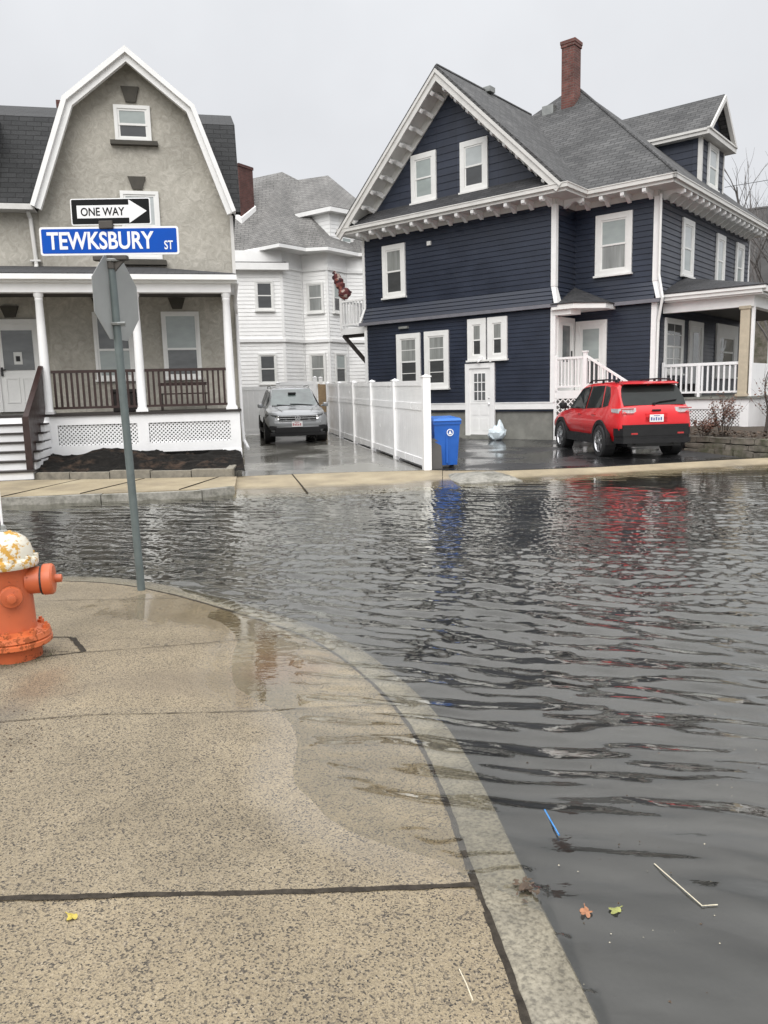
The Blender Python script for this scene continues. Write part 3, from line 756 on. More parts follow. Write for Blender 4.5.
# windows
window(LH, Tm(-1.972, 1.9, 7.47), .80, .77, 'pane blind', 'pane dark', cas=.075, rail=.47, sill=False)
window(LH, Tm(-1.935, 1.9, 4.86), .86, 1.52, 'pane pale', 'pane dark', cas=.075, sill=False)
m = MB(); m.box(-2.48, -1.44, 1.76, 1.9, 7.37, 7.46); m.build('stone_sill', 'keystone', LH)
m = MB(); m.box(-2.45, -1.42, 1.74, 1.9, 4.72, 4.83); m.build('stone_sill', 'keystone', LH)
def keystone(cx, z0, z1, w0=.22, w1=.40):
    m = MB(); m.prism([(cx - w0 / 2, z0), (cx + w0 / 2, z0), (cx + w1 / 2, z1), (cx - w1 / 2, z1)], 1.85, 1.92); m.build('keystone', 'keystone', LH)
keystone(-1.985, 8.31, 8.64); keystone(-1.97, 6.42, 6.70); keystone(-1.25, 3.72, 3.98); keystone(-4.98, 3.55, 3.80); keystone(-2.98, 3.72, 3.98)
window(LH, Tm(-1.195, 1.9, 2.10), .88, 1.56, 'pane blind', 'pane mid', cas=.06, rail=.44)
window(LH, Tm(-2.75, 1.9, 2.10), .88, 1.56, 'pane mid', 'pane blind', cas=.06, rail=.44)
# front door
m = MB()
m.box(-5.42, -5.30, 1.82, 1.9, 1.40, 3.50); m.box(-4.44, -4.32, 1.82, 1.9, 1.40, 3.50); m.box(-5.30, -4.44, 1.82, 1.9, 3.38, 3.50)
D = m.build('front_door', 'casing white', LH)
m = MB(); m.box(-5.30, -4.44, 1.85, 1.9, 1.40, 3.38)
for (a, b) in ((-5.20, -4.90), (-4.84, -4.54)):
    m.box(a, b, 1.835, 1.85, 1.60, 1.63); m.box(a, b, 1.835, 1.85, 2.15, 2.18); m.box(a, a + .03, 1.835, 1.85, 1.63, 2.15); m.box(b - .03, b, 1.835, 1.85, 1.63, 2.15)
m.build('door_leaf', 'casing white', D)
MB().box(-5.20, -4.54, 1.834, 1.852, 2.35, 3.25).build('pane', 'pane mid', D)
m = MB(); m.box(-4.97, -4.79, 1.826, 1.834, 2.48, 2.76); m.build('notice', 'paper', D)
m = MB(); m.box(-4.925, -4.835, 1.822, 1.826, 2.55, 2.67); m.build('notice_print', 'black plastic', D)
m = MB(); m.box(-5.27, -5.23, 1.80, 1.85, 2.22, 2.42); m.tube([(-5.25, 1.80, 2.36), (-5.16, 1.79, 2.36)], .014, 6); m.build('handle', 'black metal', D)
# porch
m = MB(); m.box(-9.5, .09, -.08, 1.9, 1.29, 1.345); m.build('porch_deck', 'dark brown', LH)
m = MB()
m.box(-4.12, .05, -.03, .05, 1.10, 1.29); m.box(-4.12, .05, -.03, .05, .46, .66)
for (a, b) in ((-4.12, -3.79), (-2.16, -1.92), (-.17, .05)): m.box(a, b, -.03, .05, .66, 1.10)
m.box(-.36, .06, -.05, .3, .26, .46); m.box(-.01, .05, .05, 1.9, .46, 1.29)
m.build('porch_skirt', 'porch white', LH)
def lattice(mb, x0, x1, z0, z1, y0, y1, pitch=.075, wd=.028, M=None):
    """crossed diagonal slats clipped to a rectangle"""
    for sgn in (1, -1):
        k = x0 - (z1 - z0) - pitch
        while k < x1 + (z1 - z0) + pitch:
            def at(z): return k + (z - z0) if sgn > 0 else k - (z - z0)
            za, zb = z0, z1
            xs_ = sorted((at(z0), at(z1)))
            if xs_[1] > x0 + .005 and xs_[0] < x1 - .005:
                if sgn > 0: za = z0 + max(0, x0 - k); zb = z0 + min(z1 - z0, x1 - k)
                else: za = z0 + max(0, k - x1); zb = z0 + min(z1 - z0, k - x0)
                if zb - za > .01:
                    h = wd * .7
                    dy = 0 if sgn > 0 else .008
                    mb.prism([(at(za) - h, za), (at(za) + h, za), (at(zb) + h, zb), (at(zb) - h, zb)], y0 + dy, y1 + dy, M)
            k += pitch * 1.414
    return mb
for (a, b) in ((-3.79, -2.16), (-1.92, -.17)):
    m = lattice(MB(), a, b, .66, 1.10, 0, .007, .060, .030); m.build('lattice', 'porch white', LH)
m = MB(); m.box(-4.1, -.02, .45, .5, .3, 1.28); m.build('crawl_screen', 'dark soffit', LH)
for cx in (-5.93, -3.955, -2.03, -.115):
    m = MB(); m.lathe([(.115, 1.345), (.115, 1.42), (.095, 1.45), (.098, 2.1), (.088, 3.0), (.076, 3.70), (.082, 3.71), (.082, 3.74), (.076, 3.75), (.100, 3.80), (.100, 3.86)], 20, Tm(cx, .06, 0))
    m.box(cx - .125, cx + .125, -.065, .185, 1.345, 1.40); m.build('column', 'porch white', LH, smooth=40)
m = MB(); m.box(-9.5, -.0, -.05, .17, 3.86, 4.05); m.box(-.20, .0, .17, 1.9, 3.86, 4.05)
m.build('porch_beam', 'porch white', LH)
m = MB(); m.box(-9.6, .13, -.26, -.14, 4.10, 4.205); m.box(-9.6, .13, -.14, 1.9, 4.05, 4.10); m.box(.05, .15, -.14, 1.9, 4.10, 4.18)
m.build('porch_gutter', 'white paint', LH)
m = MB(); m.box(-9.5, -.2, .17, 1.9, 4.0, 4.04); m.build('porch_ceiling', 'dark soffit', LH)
m = MB(); m.slab([(-9.6, -.22, 4.23), (.13, -.22, 4.23), (.13, 1.9, 4.56), (-1.8, 1.9, 4.69), (-9.6, 1.9, 4.69)], .04); m.build('porch_roof', 'porch shingle', LH)
def railing(parent, x0, x1, zb, zt, y=.05, mat='brown stain', pitch=.115, bw=.034, M=None, name='railing', rail=.06):
    m = MB(); m.box(x0, x1, y - .035, y + .035, zt - rail, zt, M); m.box(x0, x1, y - .025, y + .025, zb, zb + .05, M)
    k = max(1, round((x1 - x0) / pitch)); st = (x1 - x0) / k
    for i in range(k):
        cx = x0 + st * (i + .5); m.box(cx - bw / 2, cx + bw / 2, y - bw / 2, y + bw / 2, zb + .05, zt - rail, M)
    return m.build(name, mat, parent)
railing(LH, -3.84, -2.13, 1.44, 2.26, bw=.045); railing(LH, -1.93, -.20, 1.44, 2.26, bw=.045)
# front steps
m = MB(); nr = 7; rh = (1.345 - .15) / nr
treads = MB()
for i in range(nr):
    zt = .15 + rh * (i + 1); y1 = -.08 - .26 * (nr - 1 - i)
    if i < nr - 1:
        m.box(-9, -3.93, y1 - .26, -.08 - .001 * i, zt - rh + .0 * i, zt - .035); treads.box(-9, -3.89, y1 - .30, y1 + .02, zt - .033, zt)
m.box(-9, -3.93, -.078, -.03, .15, 1.29)
S = m.build('front_stairs', 'porch white', LH); treads.build('treads', 'dark brown', S)
m = MB()
yb, yt = -1.66, -.02
m.prism([(yb, .95), (yt, 1.95), (yt, 2.30), (yb, 1.30)], -.02, .02, Tm(-4.02, 0, 0) @ Rz(R(90)))
m.prism([(yb, .30), (yt, 1.36), (yt, 1.95), (yb, .95)], -.015, .015, Tm(-4.02, 0, 0) @ Rz(R(90)))
m.prism([(yb - .05, 1.28), (yt, 2.30), (yt, 2.36), (yb - .05, 1.34)], -.05, .05, Tm(-4.02, 0, 0) @ Rz(R(90)))
m.box(-4.08, -3.96, yb - .08, yb + .03, .2, 1.33)
m.build('stair_rail', 'brown stain', LH)
m = MB(); m.tube([(.14, .1, 4.1), (.12, .6, 3.95), (.10, 1.4, 3.75), (.14, 1.82, 3.6), (.14, 1.82, 1.0), (.16, 1.78, .55), (.22, 1.6, .42), (.24, 1.4, .36)], .04, 8); m.build('downspout', 'porch white', LH)

# furniture on the porch
t = empty('porch_bench', LP(-1.2, 1.35) + (1.345,), R(11.57)); tag(t, 'dark brown slatted bench on the stucco house porch behind the right hand railing', 'bench')
m = MB(); m.box(-.55, .55, -.2, .2, .36, .39); m.build('seat', 'brown stain', t)
m = MB(); m.box(-.55, .55, -.26, -.22, .56, .63); m.build('backrest', 'brown stain', t)
for a in (-.5, .5):
    m = MB(); m.box(a - .012, a + .012, -.25, -.22, 0, .60); m.build('leg', 'brown stain', t)
    m = MB(); m.box(a - .012, a + .012, .15, .18, 0, .36); m.build('leg', 'brown stain', t)
t = empty('storage_box', LP(-2.35, .55) + (1.345,), R(11.57)); tag(t, 'dark brown storage box on the stucco house porch beside the middle column', 'box')
m = MB(); m.bbox(-.33, .33, -.2, .2, 0, .42, .015); m.build('body', 'dark brown', t)
m = MB(); m.bbox(-.36, .36, -.23, .23, .42, .50, .015); m.build('lid', 'dark brown', t)

# planter bed in front of the porch
t = empty('planter_bed', LP(-2, -1.5) + (.15,), R(11.57)); tag(t, 'raised planter bed of dark mulch with low stone border before the white lattice', 'planter')
PBo = Vector((-2, -1.5, .15))
def pbp(u, v, z): return (u + 2, v + 1.5, z - .15)
m = MB()
path = [(-4.02, -1.80), (-.20, -3.02), (.10, -.15)]
for a, b in zip(path[:-1], path[1:]):
    a, b = Vector((*a, 0)), Vector((*b, 0)); d = (b - a).normalized(); nn = Vector((-d.y, d.x, 0)); ln = (b - a).length; k = max(1, round(ln / .85))
    for j in range(k):
        p, q = a + d * (ln * j / k + .01), a + d * (ln * (j + 1) / k - .01); h = .27 + rnd.uniform(-.015, .015)
        m.vprism([pbp(p.x, p.y, 0)[:2], pbp(q.x, q.y, 0)[:2], pbp(q.x + nn.x * .14, q.y + nn.y * .14, 0)[:2], pbp(p.x + nn.x * .14, p.y + nn.y * .14, 0)[:2]], -.08, h - .15)
m.build('border', 'border stone', t)
m = MB(); V, F = [], []; nu, nv = 70, 40
from mathutils import noise as mn
for j in range(nv):
    for i in range(nu):
        a = i / (nu - 1); b = j / (nv - 1)
        u = -4.0 + 4.03 * a; vf = -1.72 - 1.2 * a; v = vf + (-.06 - vf) * b
        h = .235 + .17 * b ** .8 + .20 * math.exp(-((a - .30) / .24) ** 2) * min(1, b * 1.6) * (1 - .25 * b)
        h += .10 * mn.fractal(Vector((u * 2.2, v * 2.2, 1)), 1, 2, 4) * min(1, 4 * b) + .03 * mn.noise(Vector((u * 9, v * 9, 3)))
        V.append(pbp(u, v, h))
for j in range(nv - 1):
    for i in range(nu - 1): F.append((j * nu + i, j * nu + i + 1, (j + 1) * nu + i + 1, (j + 1) * nu + i))
m.add(V, F); m.build('mulch', 'mulch', t, smooth=80)

# ================================================================== blue house
BH = empty('blue_house', (4.782, 21.497, 0), R(-39.71))
tag(BH, 'navy blue clapboard house with white trimmed windows and steep grey gable roof', 'house')
Q = R(90)
FB = [(-6.8, 0), (0, 0), (0, 1.18), (2.33, 1.18), (2.33, 9.75), (-6.8, 9.75)]
def wallM(face, off=0):
    if face == 'A': return Tm(0, off, 0)
    return Tm(off, 0, 0) @ Rz(Q)
m = MB(); m.vprism(FB, 1.0, 6.7)
SP = (('A', 0, -6.8, 0), ('B', 0, 0, 1.18), ('A', 1.18, 0, 2.33), ('B', 2.33, 1.18, 9.75))
for (fc_, off, a, b) in SP:
    M = wallM(fc_, off)
    clap(m, a, b, 1.25, 3.80, .115, M)
    clap(m, a, b, 4.36, 6.55, .145, M, .022, .002)
    k = .13 / .46
    Sh = Matrix.Identity(4); Sh[1][2] = k; Sh[1][3] = -k * 4.36
    clap(m, a - (0 if a < -1 else 0), b + (.0), 3.90, 4.36, .115, M @ Sh, .024, .002)
# fill under the flare
for (fc_, off, a, b) in SP:
    M = wallM(fc_, off); m.add([(a, -.13, 3.90), (b, -.13, 3.90), (b, 0, 3.90), (a, 0, 3.90)], [(0, 1, 2, 3)], M)
m.build('wall', 'navy siding', BH)
# left end wall seen edge-on carries the same siding
m = MB(); m.vprism([(-6.72, .06), (-.06, .06), (-.06, 1.24), (2.27, 1.24), (2.27, 9.7), (-6.72, 9.7)], -.1, 1.06); m.build('foundation', 'foundation', BH)
m = MB()
for (fc_, off, a, b) in SP: m.box(a, b, -.03, 0, 1.06, 1.25, wallM(fc_, off)); m.box(a, b, -.045, 0, 1.235, 1.262, wallM(fc_, off))
m.build('water_table', 'white paint', BH)
m = MB()
for (fc_, off, a, b) in SP:
    e0 = -.15
    m.box(a - (.15 if off == 0 and fc_ == 'A' else 0), b + (.15 if (fc_, off) in (('A', 0), ('A', 1.18)) else 0), e0, 0, 3.80, 3.895, wallM(fc_, off))
m.build('belt_course', 'navy band', BH)
m = MB()
def cboard(x, y, fcs):
    """corner board: lower stretch, upper stretch and the kick of the flare"""
    for (z0, z1, o) in ((1.25, 3.80, .028), (4.36, 6.48, .026)):
        m.box(x - .10, x + o + .014, y - o - .014, y + .10, z0, z1)
    v = [(x - .10, y - .026, 4.36), (x + .026, y - .026, 4.36), (x + .026, y + .1, 4.36), (x - .10, y + .1, 4.36), (x + .06, y - .16, 3.90), (x + .16, y - .16, 3.90), (x + .16, y + .1, 3.90), (x + .06, y + .1, 3.90)]
    m.add(v, [(0, 1, 2, 3), (7, 6, 5, 4), (0, 4, 5, 1), (1, 5, 6, 2), (2, 6, 7, 3), (3, 7, 4, 0)])
cboard(0, 0, 0); m.build('corner_board', 'white paint', BH)
m = MB(); cboard(2.33, 1.18, 0); m.build('corner_board', 'white paint', BH)
m = MB()
m.box(-6.83, -6.72, -.042, .1, 1.25, 3.80); m.box(-6.83, -6.74, -.040, .1, 4.36, 6.48)
m.add([(-6.83, -.03, 4.36), (-6.74, -.03, 4.36), (-6.74, .05, 4.36), (-6.83, .05, 4.36), (-6.97, -.15, 3.90), (-6.88, -.15, 3.90), (-6.88, .05, 3.90), (-6.97, .05, 3.90)], [(0, 1, 2, 3), (7, 6, 5, 4), (0, 4, 5, 1), (1, 5, 6, 2), (2, 6, 7, 3), (3, 7, 4, 0)])
m.build('corner_board', 'white paint', BH)
m = MB(); m.box(2.29, 2.36, 9.66, 9.77, 1.25, 6.48); m.build('corner_board', 'white paint', BH)
# windows: (centre x, bottom, width, height)
for (a, b, z0, z1, up, lo, bars) in ((5.986, 5.076, 4.60, 6.19, 'pane curtain', 'pane dark', None), (5.486, 4.549, 1.73, 3.44, 'pane curtain', 'pane dark', (1, 4)), (4.388, 3.484, 1.73, 3.45, 'pane curtain', 'pane dark', (1, 4))):
    window(BH, Tm(-(a + b) / 2, -.012, z0), a - b, z1 - z0, up, lo, cas=.15, bars=bars)
for (a, b) in ((2.794, 2.162), (2.106, 1.459)):
    window(BH, Tm(-(a + b) / 2, -.012, 2.505), a - b, 1.19, 'pane curtain', 'pane dark', cas=.17)
window(BH, Tm(1.147, 1.168, 4.65), 1.03, 1.59, 'pane blind', 'pane curtain', cas=.15)
for (a, b) in ((2.954, 3.90), (6.034, 6.89), (8.12, 9.01)):
    window(BH, Tm(2.342, (a + b) / 2, 4.68) @ Rz(Q), b - a, 1.54, 'pane pale', 'pane blind', cas=.15)
# basement door
m = MB(); m.box(-2.885, -2.74, -.07, 0, .30, 2.41); m.box(-2.02, -1.875, -.07, 0, .30, 2.41); m.box(-2.74, -2.02, -.07, 0, 2.27, 2.41)
D = m.build('basement_door', 'white paint', BH)
m = MB(); m.box(-2.74, -2.02, -.035, 0, .32, 2.27)
for (z0, z1) in ((.45, .80), (.90, 1.20)):
    for (a, b) in ((-2.66, -2.42), (-2.34, -2.10)): m.box(a, b, -.042, -.035, z0, z1)
m.build('door_leaf', 'white paint', D)
m = MB(); m.box(-2.58, -2.18, -.040, -.034, 1.33, 2.12); m.build('pane', 'pane mid', D)
m = MB()
for k in range(4): xx = -2.59 + .41 * k / 3; m.box(xx - .012, xx + .012, -.052, -.040, 1.32, 2.13)
for k in range(4): zz = 1.325 + .80 * k / 3; m.box(-2.575, -2.185, -.050, -.041, zz - .012, zz + .012)
m.build('glazing_bars', 'white paint', D)
m = MB(); m.lathe([(.0, 0), (.03, .0), (.03, .03), (.0, .05)], 10, Tm(-2.07, -.035, 1.22) @ Matrix.Rotation(Q, 4, 'X')); m.build('handle', 'chrome', D)
m = MB(); m.lathe([(.0, 0), (.022, .0), (.022, .02), (.0, .03)], 10, Tm(-2.07, -.035, 1.40) @ Matrix.Rotation(Q, 4, 'X')); m.build('deadbolt', 'chrome', D)
MB().box(-2.85, -1.92, -.30, .0, -.1, .30).build('door_step', 'foundation', BH)
m = MB(); m.box(-2.42, -2.24, -.13, -.01, 2.50, 2.58); m.tube([(-2.33, -.10, 2.51), (-2.36, -.2, 2.44)], .035, 8); m.build('floodlight', 'white paint', BH)
m = MB(); m.tube([(-1.98, .0, 2.47), (-1.98, -.12, 2.45)], .03, 8); m.build('security_camera', 'white paint', BH)
m = MB(); m.box(-4.22, -4.09, -.07, 0, 5.98, 6.10); m.build('wall_vent', 'casing white', BH)
m = MB(); m.box(-5.35, -5.0, -.10, 0, 3.60, 3.67); m.build('wall_lamp', 'galvanised', BH)
# cornice: frieze, soffit, gutter, brackets
m = MB()
for (fc_, off, a, b) in SP: m.box(a, b, -.035, 0, 6.48, 6.64, wallM(fc_, off))
m.build('frieze', 'cream trim', BH)
OV = .58
EO = [(-7.25, -OV), (OV, -OV), (OV, 1.18 - OV), (2.33 + OV, 1.18 - OV), (2.33 + OV, 10.3), (-7.25, 10.3)]
m = MB(); m.vprism(EO, 6.635, 6.665); m.build('soffit', 'cream trim', BH)
m = MB()
def run(a, b, z0, z1, th, ext0=0, ext1=0):
    a, b = Vector((*a, 0)), Vector((*b, 0)); d = (b - a).normalized(); nn = Vector((d.y, -d.x, 0))   # outward = right of travel
    a = a - d * ext0; b = b + d * ext1
    m.vprism([(a.x, a.y), (b.x, b.y), (b.x + nn.x * th, b.y + nn.y * th), (a.x + nn.x * th, a.y + nn.y * th)], z0, z1)
for i in range(4):
    run(EO[i], EO[i + 1], 6.62, 6.70, .02, .02 if i != 1 else 0, .02 if i in (0, 2) else -.0)
    run(EO[i], EO[i + 1], 6.70, 6.80, .085, .085 if i not in (1,) else 0, .085 if i in (0, 2) else -.085 if i == 1 else 0)
    run(EO[i], EO[i + 1], 6.80, 6.825, .10, .10 if i not in (1,) else 0, .10 if i in (0, 2) else -.10 if i == 1 else 0)
m.build('gutter', 'cream trim', BH)
BR = MB(); BR.prism([(0, 0), (-.46, 0), (-.46, -.055), (-.40, -.085), (-.30, -.075), (-.20, -.11), (-.12, -.17), (-.045, -.20), (0, -.20)], -.045, .045, Rz(-Q))
# profile is in (y, z) after the turn: out is -y
BR = MB(); BR.prism([(0, 0), (.53, 0), (.55, -.05), (.545, -.11), (.50, -.145), (.44, -.145), (.39, -.11), (.33, -.075), (.22, -.09), (.13, -.15), (.045, -.21), (0, -.21)], -.05, .05, Rz(-Q))
bm_ = BR.mesh('eave_bracket', 'white paint')
def bracket(M):
    o = bpy.data.objects.new('eave_bracket', bm_); COL.objects.link(o); o.parent = BH; o.matrix_local = M
for k in range(13): bracket(Tm(-6.55 + k * .535, -.036, 6.634))
for k in range(1): bracket(Tm(.036, .45, 6.634) @ Rz(Q))
for k in range(4): bracket(Tm(.42 + k * .58, 1.144, 6.634))
for k in range(17): bracket(Tm(2.366, 1.45 + k * .50, 6.634) @ Rz(Q))
# gable wall and apron roof below it
GX, GZ = -3.40, 10.06; GB = 7.28
sl_l = (GZ - GB) / (GX + 6.27); sl_r = (GZ - GB) / (-.59 - GX)
m = MB(); m.prism([(-6.27, GB), (-.59, GB), (GX, GZ)], .0, 4)
clap(m, lambda z: -6.27 + (z - GB) / sl_l, lambda z: -.59 - (z - GB) / sl_r, GB, GZ, .20, None, .018, .003)
m.build('gable_wall', 'navy shingle', BH)
m = MB(); m.slab([(-7.2, -OV - .02, 6.85), (.62, -OV - .02, 6.85), (-.2, .02, 7.31), (-6.6, .02, 7.31)], .03); m.build('apron_roof', 'porch shingle', BH)
for (a, b) in ((4.776, 3.852), (3.0, 2.079)):
    window(BH, Tm(-(a + b) / 2, -.014, 7.27), a - b, 1.37, 'pane blind' if a > 4 else 'pane pale', 'pane blind' if a > 4 else 'pane dark', cas=.15)
# gable roof: rakes overhang the wall
PK = (-3.39, 10.66); LE = (-7.42, 6.70); RE = (.56, 6.84)
MR = MB()
sR = .9; ytop = lambda z: .60 + (z - 6.86) / sR
MR.slab([(PK[0], -.66, PK[1]), (PK[0], 5.2, PK[1]), (RE[0], 1.1, RE[1] + .02), (RE[0], -.66, RE[1])], .07)
MR.slab([(PK[0], -.66, PK[1]), (LE[0], -.66, LE[1]), (LE[0], 6, LE[1]), (PK[0], 6, PK[1])], .07)
# main hip roof
zr = 11.26; yc = 5.46; e0 = 1.18 - OV - .06
ex1, ex0 = 2.33 + OV + .06, -7.3; ey1 = 10.36
rx1, rx0 = -1.95, -2.6; ze = 6.84
MR.slab([(ex0, e0, ze), (ex1, e0, ze), (rx1, yc, zr), (rx0, yc, zr)], .06)
MR.slab([(ex1, e0, ze), (ex1, ey1, ze), (rx1, yc, zr)], .06)
MR.slab([(ex1, ey1, ze), (ex0, ey1, ze), (rx0, yc, zr), (rx1, yc, zr)], .06)
MR.slab([(ex0, ey1, ze), (ex0, e0, ze), (rx0, yc, zr)], .06)
RF = MR.build('roof', 'grey shingle', BH)
# ridge and hip caps
m = MB(); up = Vector((0, 0, .02))
for a, b in (((ex1, e0, ze), (rx1, yc, zr)), ((rx1, yc, zr), (rx0, yc, zr)), ((PK[0], -.60, PK[1]), (PK[0], 4.8, PK[1]))):
    m.tube([Vector(a) + up * .3, Vector(b) + up * .3], .04, 6)
m.build('ridge_cap', 'grey shingle', RF)
# rake: fascia, soffit band and wall frieze
def rake(sgn):
    E_ = RE if sgn > 0 else LE
    d = Vector((E_[0] - PK[0], E_[1] - PK[1])); d.normalize(); nn = Vector((-d.y, d.x)) if sgn < 0 else Vector((d.y, -d.x))
    if nn.y > 0: nn = -nn
    return d, nn
m = MB(); so_ = MB()
for sgn in (-1, 1):
    d, nn = rake(sgn); E_ = RE if sgn > 0 else LE
    ln = (Vector(E_) - Vector(PK)).length
    P = Vector(PK); Eo = Vector(E_)
    def band(o0, o1, y0, y1, mb, cut=0.0):
        # peak corner on the mirror line: offset straight down
        kp = 1 / abs(nn.y)
        a0 = P + Vector((0, -o0 * kp)); a1 = P + Vector((0, -o1 * kp))
        b0 = Eo + nn * o0 - d * cut; b1 = Eo + nn * o1 - d * cut
        mb.prism([tuple(a0), tuple(b0), tuple(b1), tuple(a1)], y0, y1)
    band(.072, .15, -.70, -.62, m); band(.15, .30, -.66, -.60, m)
    band(.20, .235, -.60, 0.0, so_, .1)
    band(.235, .44, -.045, -.005, m, .75)
m.build('rake_board', 'cream trim', BH); so_.build('rake_soffit', 'cream trim', BH)
for sgn in (-1, 1):
    d, nn = rake(sgn); E_ = RE if sgn > 0 else LE
    for k in range(9):
        s = .62 + k * .54
        p = Vector(PK) + d * s + nn * .24
        ang = math.atan2(-nn.x, -nn.y) if True else 0
        # rotate about y so the bracket's up axis follows the roof normal
        bracket(Tm(p.x, -.046, p.y) @ Matrix.Rotation(math.atan2(-nn.x, -nn.y), 4, 'Y'))
# chimney
m = MB(); m.box(-2.20, -1.76, 4.62, 5.08, 9.8, 12.33); m.box(-2.225, -1.735, 4.595, 5.105, 12.33, 12.42); m.box(-2.24, -1.72, 4.58, 5.12, 12.42, 12.52); m.build('chimney', 'red brick', BH)
def roofz(y): return ze + (y - e0) * (zr - ze) / (yc - e0)
m = MB(); m.box(-2.85, -2.45, 4.55, 4.80, roofz(4.55) - .1, roofz(4.8) + .06); m.build('roof_vent', 'galvanised', BH)
m = MB(); m.box(PK[0] - .22, PK[0] + .2, 1.9, 2.2, PK[1] - .05, PK[1] + .10); m.build('roof_vent', 'galvanised', BH)
# dormer on the right slope, facing +x
m = MB()
m.box(-1.0, 2.0, 5.40, 7.62, 7.55, 8.95)
m.prism([(5.40, 8.95), (7.62, 8.95), (6.51, 10.0)], -2.0, .9, Rz(Q))
clap(m, 5.40, 7.62, 7.60, 8.95, .20, Tm(2.0, 0, 0) @ Rz(Q), .018, .003)
clap(m, -2.0, -.0, 7.62, 8.95, .20, Tm(0, 5.40, 0) @ Matrix.Translation((2.0, 0, 0)), .018, .003)
clap(m, lambda z: 5.40 + (z - 9.2) * 1.057 + .25, lambda z: 7.62 - (z - 9.2) * 1.057 - .25, 9.15, 9.95, .20, Tm(2.0, 0, 0) @ Rz(Q), .018, .003)
DM = m.build('dormer', 'navy shingle', BH)
m = MB()
pk, el, er = (6.52, 10.36), (5.16, 9.12), (7.90, 9.12)
for (e_) in (el, er):
    m.slab([(2.28, pk[0], pk[1]), (2.28, e_[0], e_[1]), (-1.2, e_[0], e_[1]), (-1.4, pk[0], pk[1])], .06)
m.build('dormer_roof', 'grey shingle', DM)
m = MB()
m.box(1.95, 2.30, 5.14, 7.92, 8.93, 9.07); m.box(2.24, 2.33, 5.12, 7.94, 9.07, 9.12); m.box(-.6, 1.95, 5.14, 5.44, 8.93, 9.03); m.box(-.8, 2.25, 5.10, 5.17, 9.03, 9.10)
for (e_, s) in ((el, 1), (er, -1)):
    m.prism([(pk[0], pk[1] - .04), (e_[0], e_[1] - .04), (e_[0] + s * .17, e_[1] - .04), (pk[0], pk[1] - .21)], -2.34, -2.22, Matrix.Scale(-1, 4, (1, 0, 0)) @ Rz(Q) @ Matrix.Scale(-1, 4, (0, 1, 0)) if False else Rz(Q))
m.box(1.92, 2.035, 5.365, 5.48, 7.55, 8.93); m.box(1.96, 2.03, 7.54, 7.63, 7.6, 8.93)
m.build('dormer_trim', 'cream trim', DM)
window(DM, Tm(2.014, 6.45, 7.64) @ Rz(Q), .95, 1.26, 'pane pale', 'pane blind', cas=.12)
# ---- small side porch in the recess
m = MB(); m.box(.04, .95, .03, 1.16, 1.44, 1.55); m.box(.0, .95, -.02, .03, 1.34, 1.56); m.box(.90, .98, -.02, .06, .2, 1.36); m.box(.0, .08, -.02, .06, .2, 1.36); m.build('side_porch', 'white paint', BH)
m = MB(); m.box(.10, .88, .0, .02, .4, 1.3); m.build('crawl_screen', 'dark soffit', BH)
m = lattice(MB(), .08, .90, .4, 1.34, -.012, -.006, .11, .03); m.build('lattice', 'white paint', BH)
railing(BH, .07, .88, 1.64, 2.46, y=.02, mat='white paint', pitch=.105, bw=.034)
m = MB(); m.bbox(.86, .96, -.04, .07, 1.5, 2.56, .008); m.box(.845, .975, -.055, .085, 2.56, 2.60); m.build('newel_post', 'white paint', BH)
m = MB(); m.bbox(.02, .10, -.02, .07, 1.5, 2.5, .008); m.build('newel_post', 'white paint', BH)
m = MB()
x0, x1_, z0_, z1_ = .96, 2.25, 2.48, 1.66
m.prism([(x0, z0_ - .07), (x1_, z1_ - .07), (x1_, z1_), (x0, z0_)], -.01, .05); m.prism([(x0, z0_ - .82), (x1_, z1_ - .82), (x1_, z1_ - .77), (x0, z0_ - .77)], .0, .04)
for k in range(10):
    xx = x0 + (k + .6) * .125; zz = z0_ - (xx - x0) * (z0_ - z1_) / (x1_ - x0); m.box(xx - .017, xx + .017, .003, .037, zz - .78, zz - .06)
m.box(x1_ - .02, x1_ + .07, -.03, .07, .2, z1_ + .05)
m.build('stair_rail', 'white paint', BH)
m = MB()
for k in range(6): m.box(.96 + k * .23, .96 + (k + 1) * .23, .08, 1.15, .15, 1.38 - k * .2)
m.build('side_stairs', 'foundation', BH)
# doors of the recess
m = MB(); m.box(.08, .20, 1.11, 1.168, 1.56, 3.47); m.box(.88, 1.0, 1.11, 1.168, 1.56, 3.47); m.box(.20, .88, 1.11, 1.168, 3.34, 3.47); D = m.build('side_door', 'casing white', BH)
m = MB(); m.box(.20, .88, 1.135, 1.168, 1.56, 3.34); m.build('door_leaf', 'casing white', D)
MB().box(.30, .78, 1.128, 1.134, 2.42, 3.24).build('pane', 'pane blind', D); MB().box(.30, .78, 1.128, 1.134, 1.75, 2.36).build('pane', 'pane dark', D)
M = Tm(.012, 0, 0) @ Rz(Q)
m = MB(); m.box(.10, .24, -.05, 0, 1.56, 3.56, M); m.box(.98, 1.12, -.05, 0, 1.56, 3.56, M); m.box(.24, .98, -.05, 0, 3.42, 3.56, M); m.box(.24, .98, -.03, 0, 1.56, 3.42, M); D = m.build('entry_door', 'casing white', BH)
MB().box(.40, .84, -.036, -.030, 2.35, 3.34, M).build('pane', 'pane mid', D)
m = MB(); m.box(.93, .96, -.06, -.03, 2.5, 2.66, M); m.build('handle', 'black metal', D)
m = MB(); m.vprism([(-.03, -.14), (.62, -.14), (1.22, .55), (1.22, 1.17), (-.03, 1.17)], 3.72, 3.86); m.vprism([(-.03, -.05), (.5, -.05), (.62, .3), (.3, .3), (.0, .3)], 3.58, 3.72)
H_ = m.build('door_hood', 'casing white', BH)
ap = (.02, 1.16, 4.42)
m = MB()
